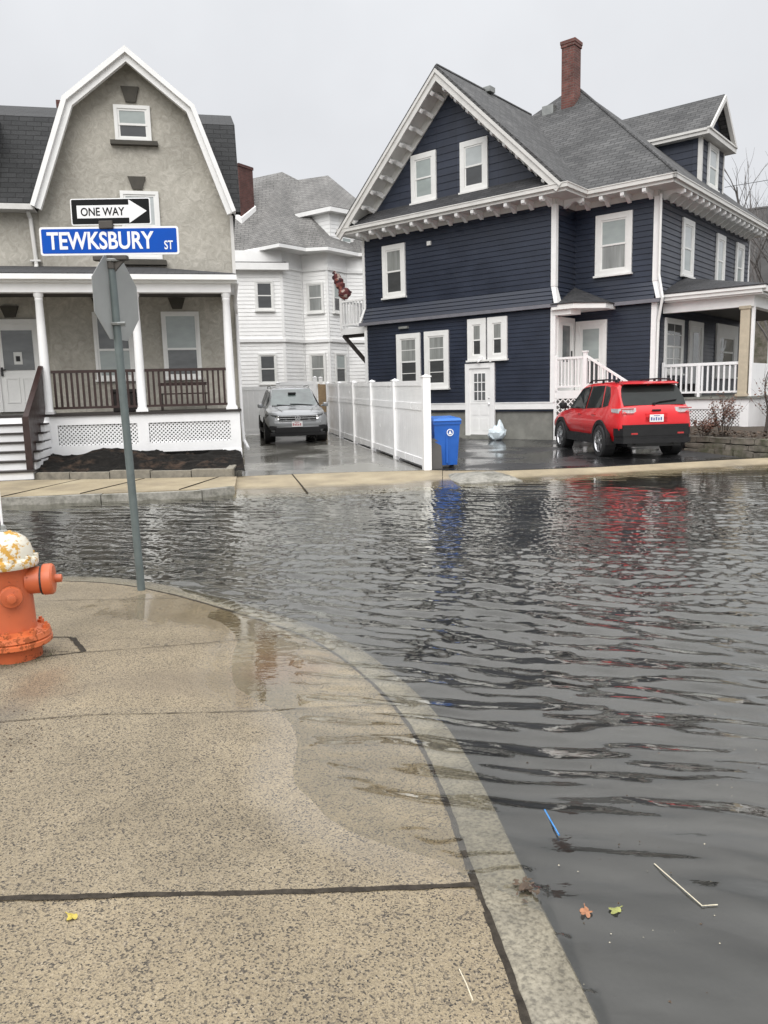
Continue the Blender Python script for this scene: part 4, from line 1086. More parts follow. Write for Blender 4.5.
hp = [(-.05, -.17, 3.87), (.64, -.17, 3.87), (1.26, .55, 3.87), (1.26, 1.17, 3.87)]
for a, b in zip(hp[:-1], hp[1:]): m.slab([a, b, ap], .02)
m.build('hood_roof', 'porch shingle', H_)
# ---- front porch along the right wall
PX0, PX1, PY0, PY1 = 2.33, 4.62, 1.68, 9.6
m = MB(); m.box(PX0 + .03, PX1 + .06, PY0 - .06, PY1, 1.24, 1.30); m.build('porch_deck', 'foundation', BH)
m = MB()
m.box(PX0 + .03, PX1, PY0, PY0 + .05, .98, 1.24); m.box(PX0 + .03, PX0 + .2, PY0, PY0 + .05, .42, .98); m.box(PX1 - .22, PX1, PY0, PY0 + .05, .42, .98); m.box(PX0 + .03, PX1, PY0, PY0 + .05, .22, .48)
m.box(PX1 - .05, PX1, PY0 + .05, PY1, .22, 1.24)
m.build('porch_skirt', 'porch white', BH)
m = lattice(MB(), PX0 + .2, PX1 - .22, .48, .98, PY0 + .02, PY0 + .026, .060, .029); m.build('lattice', 'porch white', BH)
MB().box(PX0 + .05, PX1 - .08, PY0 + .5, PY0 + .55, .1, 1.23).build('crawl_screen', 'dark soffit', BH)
railing(BH, PX0 + .07, PX1 - .30, 1.40, 2.19, y=PY0 + .03, mat='porch white', pitch=.135, bw=.042, rail=.075)
m = MB(); m.bbox(PX0 + .03, PX0 + .10, PY0 - .01, PY0 + .07, 1.3, 2.24, .006); m.build('newel_post', 'porch white', BH)
m = MB(); m.bbox(PX0 + .98, PX0 + 1.05, PY0 - .01, PY0 + .07, 1.3, 2.16, .006); m.build('newel_post', 'porch white', BH)
m = MB(); m.bbox(PX1 - .29, PX1 - .07, PY0 - .05, PY0 + .17, 1.36, 3.50, .008); m.bbox(PX1 - .32, PX1 - .04, PY0 - .08, PY0 + .20, 3.48, 3.56, .008); m.box(PX1 - .33, PX1 - .03, PY0 - .09, PY0 + .21, 1.30, 1.37); m.build('porch_post', 'tan post', BH)
for yy in (4.3, 6.9, 9.4): m = MB(); m.bbox(PX1 - .25, PX1 - .07, yy, yy + .18, 1.3, 3.56, .008); m.build('porch_post', 'porch white', BH)
m = MB(); m.box(PX1 - .04, PX1 + .03, PY0 + .02, PY0 + .12, 1.3, 3.6)
m.build('porch_post', 'porch white', BH)
m = MB(); m.box(PX1 - .02, PX1 + .015, PY0 + .12, PY1, 1.24, 2.14); m.build('porch_side_panel', 'porch white', BH)
m = MB(); m.box(PX0 + .03, PX1 + .02, PY0 - .04, PY0 + .14, 3.54, 3.80); m.box(PX1 - .18, PX1 + .02, PY0 + .14, PY1, 3.54, 3.80); m.build('porch_beam', 'white paint', BH)
m = MB()
m.box(PX0 + .03, PX1 + .26, PY0 - .24, PY1, 3.80, 3.84); m.box(PX0 + .03, PX1 + .26, PY0 - .30, PY0 - .20, 3.84, 3.93); m.box(PX0 + .03, PX1 + .34, PY0 - .34, PY0 - .22, 3.93, 4.02); m.box(PX1 + .22, PX1 + .34, PY0 - .22, PY1, 3.86, 4.02)
m.build('porch_gutter', 'casing white', BH)
m = MB()
m.slab([(PX0, PY0 - .36, 4.03), (PX1 + .36, PY0 - .36, 4.03), (PX0, PY0 + 1.55, 4.62)], .03); m.slab([(PX1 + .36, PY0 - .36, 4.03), (PX1 + .36, PY1, 4.03), (PX0, PY1, 4.62), (PX0, PY0 + 1.55, 4.62)], .03)
m.build('porch_roof', 'porch shingle', BH)
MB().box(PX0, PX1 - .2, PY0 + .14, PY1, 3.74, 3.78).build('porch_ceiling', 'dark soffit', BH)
window(BH, Tm(2.345, 2.55, 1.95) @ Rz(Q), 1.45, 1.50, 'pane dark', 'pane curtain', cas=.10, trim='casing white', bars=(2, 4))
m = MB(); M = Tm(2.345, 0, 0) @ Rz(Q)
m.box(3.78, 3.95, -.05, 0, 1.30, 3.47, M); m.box(4.85, 5.02, -.05, 0, 1.30, 3.47, M); m.box(3.95, 4.85, -.05, 0, 3.32, 3.47, M); m.box(3.95, 4.85, -.025, 0, 1.30, 3.32, M); D = m.build('front_door', 'casing white', BH)
MB().box(4.15, 4.65, -.032, -.026, 1.6, 3.15, M).build('pane', 'pane mid', D)
window(BH, Tm(2.345, 7.5, 1.85) @ Rz(Q), 2.3, 1.68, 'pane mid', 'pane dark', cas=.40)
m = MB(); m.tube([(2.42, 1.10, 6.5), (2.42, 1.10, 4.5), (2.56, 1.02, 3.9), (2.43, 1.12, 3.3), (2.41, 1.12, .6)], .038, 8); m.build('downspout', 'casing white', BH)

# ---- balcony on the far end
m = MB(); m.box(-8.05, -6.85, .15, 3.2, 3.60, 3.80); BL = m.build('balcony', 'white paint', BH)
railing(BL, -7.98, -6.85, 3.90, 4.72, y=.20, mat='white paint', pitch=.14, bw=.045)
railing(BL, .25, 3.1, 3.90, 4.72, y=0, mat='white paint', pitch=.14, bw=.045, M=Tm(-8.0, 0, 0) @ Rz(Q))
m = MB(); m.box(-8.06, -7.96, .14, .26, 3.78, 4.80); m.build('newel_post', 'white paint', BL)
m = MB(); m.tube([(-8.0, .25, 3.58), (-6.85, .25, 2.50)], .07, 4); m.box(-7.95, -6.85, .25, .38, 3.50, 3.60); m.build('brace', 'dark brown', BL)

# ================================================================== white house behind
WH = empty('white_house', (-4.081, 34.0, 0), R(11.57)); tag(WH, 'white sided house with bays and pale grey hipped roof standing behind the fence', 'house')
FW = [(-7, 0), (0, 0), (.95, 1.0), (2.0, .30), (2.95, 1.25), (7, 1.25), (7, 9), (-7, 9)]
m = MB(); m.vprism(FW, 0, 7.7)
for a, b in zip(FW[:5], FW[1:6]):
    a, b = Vector((*a, 0)), Vector((*b, 0)); ln = (b - a).length; M = Tm(a.x, a.y, 0) @ Rz(math.atan2(b.y - a.y, b.x - a.x))
    clap(m, 0, ln, .4, 3.92, .16, M, .020, .003); clap(m, 0, ln, 4.05, 7.0, .16, M, .020, .003)
m.build('wall', 'white siding', WH)
m = MB()
for a, b in zip(FW[:5], FW[1:6]):
    a, b = Vector((*a, 0)), Vector((*b, 0)); ln = (b - a).length; M = Tm(a.x, a.y, 0) @ Rz(math.atan2(b.y - a.y, b.x - a.x))
    m.box(-.02, ln + .02, -.09, 0, 3.92, 4.05, M); m.box(ln - .11, ln + .01, -.035, 0, .4, 3.92, M); m.box(ln - .11, ln + .01, -.035, 0, 4.05, 7.0, M)
    if a.x >= -.5: m.box(-.02, ln + .02, -.07, 0, 6.98, 7.10, M)
m.build('trim_band', 'white paint', WH)
m = MB(); m.box(-7, .25, -.35, .0, 6.88, 7.16); m.build('eave_fascia', 'white paint', WH)
m = MB(); m.slab([(-7, -.33, 7.18), (.22, -.33, 7.18), (.0, 1.3, 7.55), (-7, 1.3, 7.55)], .05); m.build('low_roof', 'black rubber', WH)
EV = [(-7, .75), (-1.55, .75), (-.15, -.95), (1.05, .0), (1.95, -.35), (3.5, 1.0), (7.4, 1.0)]
m = MB(); m.vprism(EV + [(7.4, 9.3), (-7, 9.3)], 7.70, 7.84); m.build('eave', 'white paint', WH)
m = MB(); a1, a2 = (.62, 5.0, 12.25), (-4.0, 5.2, 11.2)
pts = [(p[0], p[1], 7.86) for p in EV]
m.slab([pts[0], pts[1], a1, a2], .05)
for a, b in zip(pts[1:-1], pts[2:]): m.slab([a, b, a1], .05)
m.slab([(7.4, 1.0, 7.86), (7.4, 9.3, 7.86), a1], .05); m.slab([(7.4, 9.3, 7.86), (-7, 9.3, 7.86), a2, a1], .05)
WR = m.build('roof', 'pale shingle', WH)
dc = [(1.15, 2.2), (2.25, .85), (3.9, 1.9), (3.9, 5.5), (1.15, 5.5)]
m = MB(); m.vprism(dc, 7.9, 9.50)
for a, b in zip(dc[:2], dc[1:3]):
    a, b = Vector((*a, 0)), Vector((*b, 0)); clap(m, 0, (b - a).length, 8.0, 9.50, .17, Tm(a.x, a.y, 0) @ Rz(math.atan2(b.y - a.y, b.x - a.x)))
DM = m.build('dormer', 'white siding', WH)
ec = [(.75, 2.1), (2.22, .42), (4.5, 1.85), (4.5, 6), (.75, 6)]
m = MB(); m.vprism(ec, 9.48, 9.66); m.build('dormer_eave', 'white paint', DM)
m = MB(); ax = (2.62, 3.5, 11.75); ep = [(p[0], p[1], 9.68) for p in ec]
ax2 = (.75, 5.6, 11.95)
m.slab([ep[4], ep[0], ep[1], ax, ax2], .04); m.slab([ep[1], ep[2], ax], .04); m.slab([ep[2], ep[3], ax2, ax], .04)
m.build('dormer_roof', 'pale shingle', DM)
dv = Vector((3.9 - 2.25, 1.9 - .85, 0)); window(DM, Tm(2.25 + dv.x * .48, .85 + dv.y * .48, 8.22) @ Rz(math.atan2(dv.y, dv.x)), .75, 1.15, 'pane pale', 'pane blind', cas=.1)
for z0, z1 in ((2.22, 3.36), (5.32, 6.40)):
    window(WH, Tm(-.80, -.022, z0 - .08), .80, z1 - z0 + .16, 'pane dark', 'pane dark', cas=.08)
    for a, b, up_, lo_ in ((FW[2], FW[3], 'pane curtain', 'pane curtain'), (FW[3], FW[4], 'pane blind', 'pane dark')):
        v = Vector((b[0] - a[0], b[1] - a[1], 0)); c_ = Vector((*a, 0)) + v * .5
        window(WH, Tm(c_.x, c_.y, z0 - .12) @ Rz(math.atan2(v.y, v.x)) @ Tm(0, -.022, 0), .82, z1 - z0 + .22, up_, lo_, cas=.08)
C4 = Tm(-1.52, 2.75, 0) @ Rz(R(45))
m = MB(); m.box(-.44, .44, -.44, .44, 8.7, 11.66, C4); m.box(-.47, .47, -.47, .47, 11.66, 11.78, C4); CH = m.build('chimney', 'dark brick', WH)
Sz = Matrix.Identity(4); Sz[2][1] = .95
m = MB(); m.box(-.49, .49, -.49, .49, 9.55, 10.12, Tm(-1.52, 2.75, 0) @ Sz @ Rz(R(45))); m.build('flashing', 'white paint', CH)

# ================================================================== fences
def fence_post(mb, x, y, z0, z1, w=.127):
    h = w / 2; mb.box(x - h, x + h, y - h, y + h, z0, z1); mb.box(x - h - .015, x + h + .015, y - h - .015, y + h + .015, z1, z1 + .025)
    mb.add([(x - h, y - h, z1 + .025), (x + h, y - h, z1 + .025), (x + h, y + h, z1 + .025), (x - h, y + h, z1 + .025), (x, y, z1 + .055)], [(0, 1, 4), (1, 2, 4), (2, 3, 4), (3, 0, 4)])
FA = Vector((.86, 14.93, 0)); FZ = Vector((-1.86, 27.3, 0)); fd = FZ - FA; fl_ = fd.length; fang = math.atan2(fd.y, fd.x)
t = empty('vinyl_fence', FA, fang); tag(t, 'white vinyl privacy fence running along the concrete driveway beside the grey car', 'fence')
npan = 5; pl_ = fl_ / npan
def gz(s): return .112 + .155 * s / fl_
for i in range(npan + 1):
    s = pl_ * i; m = MB(); fence_post(m, s, 0, gz(s) - .1, gz(s) + 1.73 + (.05 if i == 0 else 0), .15 if i == 0 else .127); m.build('post', 'vinyl white', t)
for i in range(npan):
    a, b = pl_ * i + .064, pl_ * (i + 1) - .064; k = (gz(b) - gz(a)) / (b - a); S_ = Matrix.Identity(4); S_[2][0] = k; S_[2][3] = gz(a) - k * a
    m = MB()
    m.box(a, b, -.03, .03, .06, .20, S_); m.box(a, b, -.03, .03, 1.14, 1.28, S_); m.box(a, b, -.03, .03, 1.62, 1.72, S_)
    n_ = 14; st = (b - a) / n_
    for j in range(n_): m.box(a + st * j + .002, a + st * (j + 1) - .002, -.012, .012, .20, 1.14, S_)
    m.box(a, b, -.014, .014, 1.28, 1.62, S_)
    m.build('panel', 'vinyl white', t)
t = empty('rear_fence', (-5.35, 27.62, 0), R(2)); tag(t, 'white vinyl fence across the back of the driveway behind the grey car', 'fence')
zz0 = .24
for (a, b, zt) in ((-.2, 1.65, 1.72), (1.75, 3.08, 1.86)):
    m = MB(); m.box(a, b, -.03, .03, zz0 + .05, zz0 + .2); m.box(a, b, -.03, .03, zz0 + zt - .12, zz0 + zt)
    n_ = 9
    for j in range(n_): m.box(a + (b - a) / n_ * j + .002, a + (b - a) / n_ * (j + 1) - .002, -.012, .012, zz0 + .2, zz0 + zt - .12)
    m.build('panel', 'vinyl white', t)
for (a, zt) in ((1.70, 1.86), (3.02, 2.02), (3.22, 2.0)): m = MB(); fence_post(m, a, -.0, zz0 - .1, zz0 + zt - .04); m.build('post', 'vinyl white', t)
m = MB(); m.box(-.16, .16, -.03, .03, .2, 1.98); m.box(-.19, -.13, -.05, .05, .2, 2.0); m.box(.13, .19, -.05, .05, .2, 2.02)
o = m.build('wooden_gate', 'wood tan', loc=(-2.03, 27.55, 0)); tag(o, 'narrow weathered wooden gate between the grey car and the long white fence', 'gate')

# ================================================================== vehicles
def car(name, loc, rz, label, st, paint, zbelt):
    """st rows: x, z_bottom, w_bottom, w_mid, z_mid, w_belt, z_belt, w_roof, z_roof (half widths)"""
    t = empty(name, loc, rz); tag(t, label, 'car')
    m = MB(); V, F = [], []
    A_ = np.array(st); xs = A_[:, 0]
    def row(r):
        x, zb, wl, wm, zm, wb, zb2, wr, zr = r
        zr = max(zr, zb2 + .004)
        sh = min(.07, (zr - zb2) * .45)
        h = [(wl * .55, zb), (wl, zb + .04), (wm, zm - .10), (wm * 1.004, zm), (wb * .4 + wm * .6, zm + (zb2 - zm) * .55), (wb, zb2), (wr + (wb - wr) * sh / max(zr - zb2, .01), zr - sh), (wr - .05, zr - .012), (wr * .5, zr + .008)]
        return [(x, y, z) for y, z in h] + [(x, 0, zr + .014)] + [(x, -y, z) for y, z in h[::-1]]
    rows = [row(r) for r in st]; n = len(rows[0])
    for r in rows: V += r
    for i in range(len(rows) - 1):
        for k in range(n): F.append((i * n + k, i * n + (k + 1) % n, (i + 1) * n + (k + 1) % n, (i + 1) * n + k))
    F += [tuple(range(n)), tuple(range((len(rows) - 1) * n, len(rows) * n))[::-1]]
    m.add(V, F); m.build('body', paint, t, smooth=32)
    def at(x, c): return float(np.interp(x, xs, A_[:, c]))
    def side_y(x, z):
        wb, zb2, wr, zr, wm, zm = at(x, 5), at(x, 6), at(x, 7), at(x, 8), at(x, 3), at(x, 4)
        if z >= zb2: return wb + (wr - wb) * min(1, (z - zb2) / max(zr - zb2, .05))
        return wm + (wb - wm) * max(0, (z - zm) / (zb2 - zm))
    return t, at, side_y
def side_patch(t, side_y, pts, s, name, mat, off=.008, th=.012):
    m = MB(); v = [(x, s * (side_y(x, z) + off), z) for x, z in pts] + [(x, s * (side_y(x, z) + off - th), z) for x, z in pts]; n = len(pts)
    m.add(v, [tuple(range(n)), tuple(range(2 * n - 1, n - 1, -1))] + [(i, (i + 1) % n, n + (i + 1) % n, n + i) for i in range(n)]); return m.build(name, mat, t)
def wheel(t, x, y, r, w_, s, spokes=10, alloy='alloy'):
    M = Tm(x, y, r) @ Matrix.Rotation(-s * Q, 4, 'X')
    m = MB(); m.lathe([(r * .62, -w_ / 2), (r * .93, -w_ / 2), (r, -w_ / 2 + .03), (r, w_ / 2 - .03), (r * .93, w_ / 2), (r * .68, w_ / 2 + .004), (r * .66, w_ / 2 - .03)], 36); W_ = m.build('wheel', 'black rubber', t, M=M, smooth=40)
    m = MB(); m.lathe([(r * .66, w_ / 2 - .06), (r * .69, w_ / 2 - .005), (r * .65, w_ / 2 + .002), (r * .60, w_ / 2 - .02), (r * .60, w_ / 2 - .07)], 32)
    for k in range(5):
        for da in (-.17, .17):
            a = 2 * math.pi * k / 5 + da
            m.box(.03, r * .63, -.018, .018, w_ / 2 - .035, w_ / 2 - .012, Rz(a))
    m.lathe([(0.001, w_ / 2 - .04), (.06, w_ / 2 - .04), (.055, w_ / 2 - .005), (0.001, w_ / 2)], 16)
    m.build('rim', alloy, W_, smooth=40)
    m = MB(); m.lathe([(.001, w_ / 2 - .10), (r * .62, w_ / 2 - .10), (r * .62, w_ / 2 - .08), (.001, w_ / 2 - .08)], 24); m.build('brake_disc', 'black metal', W_)
def arch(mb, x, r0, r1, y0, y1, zc, a0=-8, a1=188, n=20):
    P = [(x + r1 * math.cos(R(a0 + (a1 - a0) * i / n)), zc + r1 * math.sin(R(a0 + (a1 - a0) * i / n))) for i in range(n + 1)]
    I = [(x + r0 * math.cos(R(a0 + (a1 - a0) * i / n)), zc + r0 * math.sin(R(a0 + (a1 - a0) * i / n))) for i in range(n + 1)]
    for i in range(n): mb.prism([P[i], P[i + 1], I[i + 1], I[i]], y0, y1)
def plate(parent, M, col, name='licence_plate'):
    m = MB(); m.bbox(-.155, .155, -.008, .008, -.078, .078, .005); o = m.build(name, 'plate white', parent, M=M)
    m = MB(); z = -.01
    for k, (a, b) in enumerate(((-.115, .045), (-.062, .045), (-.010, .03), (.045, .045), (.098, .04))):     # worn, unreadable characters
        m.box(a - .016, a + .016, -.0105, -.0085, z - .036, z + .036 - (k % 2) * .012)
    m.box(-.07, .07, -.0105, -.0085, .048, .062)
    m.build('plate_marks', col, o); return o

# ---- red SUV, seen from behind
SR = [
 (0.02, .44, .66, .74, .70, .70, .86, .66, .90),
 (0.05, .42, .72, .84, .72, .78, 1.00, .72, 1.02),
 (0.09, .40, .76, .885, .74, .82, 1.08, .76, 1.12),
 (0.14, .38, .78, .905, .76, .835, 1.11, .76, 1.17),
 (0.30, .36, .79, .920, .78, .845, 1.12, .735, 1.38),
 (0.46, .35, .80, .928, .78, .85, 1.12, .70, 1.575),
 (0.54, .34, .80, .930, .78, .855, 1.115, .685, 1.632),
 (0.70, .34, .80, .930, .78, .86, 1.11, .68, 1.655),
 (1.30, .33, .80, .926, .76, .865, 1.085, .68, 1.685),
 (2.00, .33, .80, .924, .76, .865, 1.06, .675, 1.68),
 (2.55, .33, .80, .924, .76, .865, 1.045, .66, 1.655),
 (2.80, .33, .80, .925, .76, .865, 1.04, .645, 1.60),
 (3.10, .33, .80, .927, .76, .865, 1.035, .66, 1.37),
 (3.42, .34, .80, .930, .77, .86, 1.02, .70, 1.12),
 (3.70, .35, .80, .930, .77, .85, .985, .62, 1.06),
 (4.20, .36, .78, .915, .74, .80, .93, .56, .995),
 (4.45, .38, .74, .86, .70, .74, .86, .52, .93),
 (4.58, .40, .66, .74, .64, .64, .78, .46, .83)]
JX = Vector((5.63, 15.82, 0)); JR = R(94.9)
SR = [(q[0], q[1]) + tuple(v * (.955 if (i in (0, 1, 3, 5)) else 1) * (.93 + .07 * min(1, q[0] / .6) if i in (0, 1, 3, 5) else 1) for i, v in enumerate(q[2:])) for q in SR]
t, at, sy = car('parked_car', (JX.x, JX.y, .118), JR, 'red SUV with black wheel arches parked on wet asphalt before the navy house', SR, 'red paint', 1.08)
t.scale = (.97, .955, .955)
for s in (-1, 1):
    side_patch(t, sy, [(3.22, 1.075), (2.80, 1.44), (2.60, 1.555), (2.06, 1.60), (2.06, 1.085)], s, 'side_window', 'car glass', .024, .03)
    side_patch(t, sy, [(2.00, 1.085), (2.00, 1.60), (1.22, 1.605), (1.05, 1.115)], s, 'side_window', 'car glass')
    side_patch(t, sy, [(.99, 1.12), (1.14, 1.60), (.88, 1.565), (.72, 1.36), (.70, 1.16)], s, 'side_window', 'car glass')
    m = MB(); yy = sorted((s * .83, s * .918))
    for x_ in (.95, 3.66): arch(m, x_, .385, .475, yy[0], yy[1], .37)
    m.box(1.40, 3.22, min(s * .80, s * .905), max(s * .80, s * .905), .30, .50)
    m.build('cladding', 'black plastic', t, smooth=40)
    for x_ in (.95, 3.66):
        wheel(t, x_, s * .805, .365, .24, s)
        m = MB(); y0, y1 = sorted((s * .66, s * .898)); m.prism([(x_ + .385 * math.cos(2 * math.pi * k / 24), .39 + .385 * math.sin(2 * math.pi * k / 24)) for k in range(24)], y0, y1); m.build('wheel_well', 'black rubber', t)
    # lamps wrap the rear corner
    m = MB(); pts = [(.085, .44), (.07, .60), (.10, .70), (.20, .765), (.46, .815)]
    v = []
    for (x_, y_) in pts:
        zt, zb_ = (1.115, .985) if y_ < .73 else (1.10, .985 + (y_ - .73) * .5)
        v += [(x_ - .035, s * (y_ + (.026 if y_ > .68 else 0)), zb_), (x_ - .02, s * (y_ + (.026 if y_ > .68 else 0)), zt), (x_ + .05, s * (y_ - .05), zt), (x_ + .05, s * (y_ - .05), zb_)]
    fcs = []
    for i in range(len(pts) - 1):
        for k in range(4): fcs.append((i * 4 + k, i * 4 + (k + 1) % 4, i * 4 + 4 + (k + 1) % 4, i * 4 + 4 + k))
    fcs += [(0, 1, 2, 3), (16, 17, 18, 19)]
    m.add(v, fcs); tl = m.build('tail_light', 'lamp clear', t)
    m = MB(); y0, y1 = sorted((s * .50, s * .78)); m.box(.02, .04, y0, y1, 1.085, 1.105); m.box(.025, .045, y0, y1, .99, 1.005); m.build('red_strip', 'lamp red', tl)
    m = MB(); m.tube([(3.20, s * .86, 1.10), (3.16, s * .97, 1.12)], .025, 6); m.bbox(3.06, 3.24, min(s * .93, s * 1.09), max(s * .93, s * 1.09), 1.06, 1.22, .035); m.build('mirror', 'black plastic', t, smooth=40)
    m = MB(); m.tube([(.62, s * .60, 1.665), (.75, s * .61, 1.715), (1.3, s * .61, 1.735), (2.2, s * .61, 1.73), (2.42, s * .60, 1.675)], .018, 6)
    for x_ in (.75, 1.5, 2.25): m.box(x_ - .04, x_ + .04, s * .61 - .015, s * .61 + .015, 1.66, 1.73)
    m.build('roof_rail', 'black plastic', t)
    m = MB()
    for x_ in (1.45, 2.38):
        yy_ = s * (sy(x_, .95) + .02); m.bbox(x_ - .1, x_ + .1, min(yy_ - .012, yy_ + .012), max(yy_ - .012, yy_ + .012), .945, .975, .008)
    m.build('door_handle', 'red paint', t)
    m = MB()
    for x_ in (2.03, 3.18, 1.03):
        for (z0, z1) in ((.52, .78), (.78, 1.05)):
            ya, yb_ = s * (sy(x_, z0) + .003), s * (sy(x_, z1) + .003)
            m.add([(x_ - .004, ya, z0), (x_ + .004, ya, z0), (x_ + .004, yb_, z1), (x_ - .004, yb_, z1)], [(0, 1, 2, 3)])
    m.build('door_gap', 'black rubber', t)
# rear window and tailgate
def rear_x(z): return float(np.interp(z, [1.02, 1.12, 1.17, 1.38, 1.575, 1.632], [.05, .09, .14, .30, .46, .54]))
m = MB(); rows_ = [(1.165, .69), (1.27, .695), (1.40, .675), (1.50, .65), (1.575, .615), (1.60, .55)]; v = []
for z, y_ in rows_:
    x_ = rear_x(z) - .016; v += [(x_, -y_, z + .002), (x_, y_, z + .002)]
m.add(v, [(2 * i, 2 * i + 1, 2 * i + 3, 2 * i + 2) for i in range(len(rows_) - 1)]); m.build('rear_window', 'car glass', t)
m = MB(); m.prism([(.36, 1.605), (.56, 1.650), (.60, 1.675), (.42, 1.655), (.30, 1.625)], -.61, .61); m.build('spoiler', 'red paint', t)
m = MB(); m.tube([(.115, .02, 1.20), (.14, -.10, 1.235), (.17, -.50, 1.275)], .016, 6); m.lathe([(.03, -.02), (.03, .03)], 10, Tm(.12, .02, 1.19) @ Matrix.Rotation(-Q, 4, 'Y')); m.build('wiper', 'black plastic', t)
m = MB()
pr = [(-.845, .28), (-.84, .17), (-.74, .0), (-.55, -.055), (.55, -.055), (.74, .0), (.84, .17), (.845, .28)]
for (z0, z1, e_) in ((.36, .46, .03), (.46, .52, -.01), (.52, .68, .0), (.68, .755, -.015)):
    m.vprism([(b - e_ if True else b, a * (1 - .02 * (e_ < 0))) for a, b in pr], z0, z1)
m.build('rear_bumper', 'black plastic', t, smooth=40)
m = MB(); m.bbox(-.066, -.04, -.55, .55, .40, .445, .008); m.build('skid_plate', 'galvanised', t)
m = MB(); m.box(-.062, -.05, .44, .58, .55, .585); m.box(-.062, -.05, -.58, -.44, .55, .585); m.build('reflector', 'lamp red', t)
m = MB(); m.box(.02, .06, -.24, .24, .80, .99); m.build('plate_recess', 'red paint', t)
plate(t, Tm(.008, 0, .885) @ Rz(-Q), 'plate blue')
m = MB(); m.bbox(.015, .035, -.10, .10, 1.035, 1.075, .008); m.build('badge', 'black plastic', t)
m = MB(); m.tube([(.10, -.42, .36), (.0, -.42, .35)], .035, 10); m.tube([(.10, .42, .36), (.0, .42, .35)], .035, 10); m.box(.1, 4.3, -.6, .6, .28, .36); m.build('exhaust', 'black metal', t)

# ---- grey SUV, seen from the front
SV = [
 (0.03, .42, .66, .76, .62, .74, .90, .66, .95),
 (0.10, .38, .74, .87, .66, .83, 1.02, .72, 1.08),
 (0.30, .35, .78, .90, .70, .85, 1.05, .70, 1.36),
 (0.50, .34, .79, .915, .72, .855, 1.05, .65, 1.585),
 (0.75, .33, .79, .92, .72, .86, 1.045, .645, 1.625),
 (1.60, .32, .79, .92, .72, .86, 1.03, .64, 1.655),
 (2.30, .32, .79, .92, .72, .86, 1.02, .635, 1.635),
 (2.62, .32, .79, .92, .72, .86, 1.015, .62, 1.59),
 (3.00, .32, .79, .92, .73, .86, 1.01, .65, 1.33),
 (3.36, .33, .79, .92, .74, .85, 1.00, .69, 1.075),
 (3.60, .34, .79, .918, .74, .84, .97, .66, 1.035),
 (4.05, .34, .78, .91, .72, .82, .91, .60, .975),
 (4.28, .32, .76, .88, .66, .79, .85, .56, .925),
 (4.40, .30, .72, .82, .62, .73, .77, .50, .845),
 (4.46, .32, .60, .70, .58, .62, .70, .44, .74)]
VF = Vector((math.sin(R(168.4)), math.cos(R(168.4)), 0))
VA = Vector((-2.62, 23.35, 0)) - VF * 3.54
t, at, sy = car('parked_car', (VA.x, VA.y, .232), math.atan2(VF.y, VF.x), 'silver grey SUV parked nose out on the concrete driveway beside the white fence', SV, 'grey paint', 1.02)
for s in (-1, 1):
    side_patch(t, sy, [(3.24, 1.035), (2.66, 1.49), (2.1, 1.575), (2.06, 1.05)], s, 'side_window', 'car glass')
    side_patch(t, sy, [(2.0, 1.05), (2.0, 1.575), (1.2, 1.58), (1.05, 1.06)], s, 'side_window', 'car glass')
    side_patch(t, sy, [(.98, 1.07), (1.12, 1.565), (.78, 1.52), (.52, 1.22)], s, 'side_window', 'car glass')
    m = MB(); yy = sorted((s * .86, s * .935))
    for x_ in (.85, 3.58): arch(m, x_, .375, .42, yy[0], yy[1], .36)
    m.box(1.3, 3.12, min(s * .84, s * .925), max(s * .84, s * .925), .28, .38); m.build('cladding', 'black plastic', t, smooth=40)
    for x_ in (.85, 3.58):
        wheel(t, x_, s * .81, .35, .23, s)
        m = MB(); y0, y1 = sorted((s * .62, s * .922)); m.prism([(x_ + .376 * math.cos(2 * math.pi * k / 24), .37 + .376 * math.sin(2 * math.pi * k / 24)) for k in range(24)], y0, y1); m.build('wheel_well', 'black rubber', t)
    m = MB(); m.tube([(3.18, s * .85, 1.06), (3.14, s * .95, 1.07)], .025, 6); m.bbox(3.08, 3.24, min(s * .92, s * 1.07), max(s * .92, s * 1.07), 1.03, 1.16, .035); m.build('mirror', 'grey paint', t, smooth=40)
    m = MB(); m.tube([(.7, s * .60, 1.63), (.85, s * .605, 1.69), (2.2, s * .60, 1.685), (2.35, s * .59, 1.635)], .018, 6); m.build('roof_rail', 'galvanised', t)
    # headlight wraps the front corner
    m = MB(); pts = [(4.475, .30), (4.45, .52), (4.37, .70), (4.20, .83), (4.05, .895)]; v = []
    for i, (x_, y_) in enumerate(pts):
        zt, zb_ = .80 + .018 * i, .665 + .012 * i
        v += [(x_ + .025, s * (y_ + .012), zb_), (x_ + .01, s * (y_ + .012), zt), (x_ - .10, s * (y_ - .06), zt), (x_ - .10, s * (y_ - .06), zb_)]
    fcs = []
    for i in range(len(pts) - 1):
        for k in range(4): fcs.append((i * 4 + k, i * 4 + (k + 1) % 4, i * 4 + 4 + (k + 1) % 4, i * 4 + 4 + k))
    fcs += [(0, 1, 2, 3), (16, 17, 18, 19)]
    m.add(v, fcs); h_ = m.build('headlight', 'headlight', t)
    m = MB(); m.lathe([(.001, 0), (.055, 0), (.06, .02), (.05, .03), (.001, .015)], 16, Tm(4.455, s * .56, .745) @ Matrix.Rotation(Q, 4, 'Y')); m.build('lamp', 'chrome', h_)
    m = MB(); m.bbox(4.26, 4.465, min(s * .60, s * .82), max(s * .60, s * .82), .40, .53, .02); m.build('fog_lamp_recess', 'black plastic', t)
m = MB(); rows_ = [(1.085, .70), (1.20, .675), (1.33, .64), (1.46, .615), (1.565, .585)]; v = []
wx = lambda z: float(np.interp(z, [1.075, 1.33, 1.59], [3.36, 3.00, 2.62])) + .022
for z, y_ in rows_: v += [(wx(z), -y_, z + .012), (wx(z), y_, z + .012)]
v2 = []
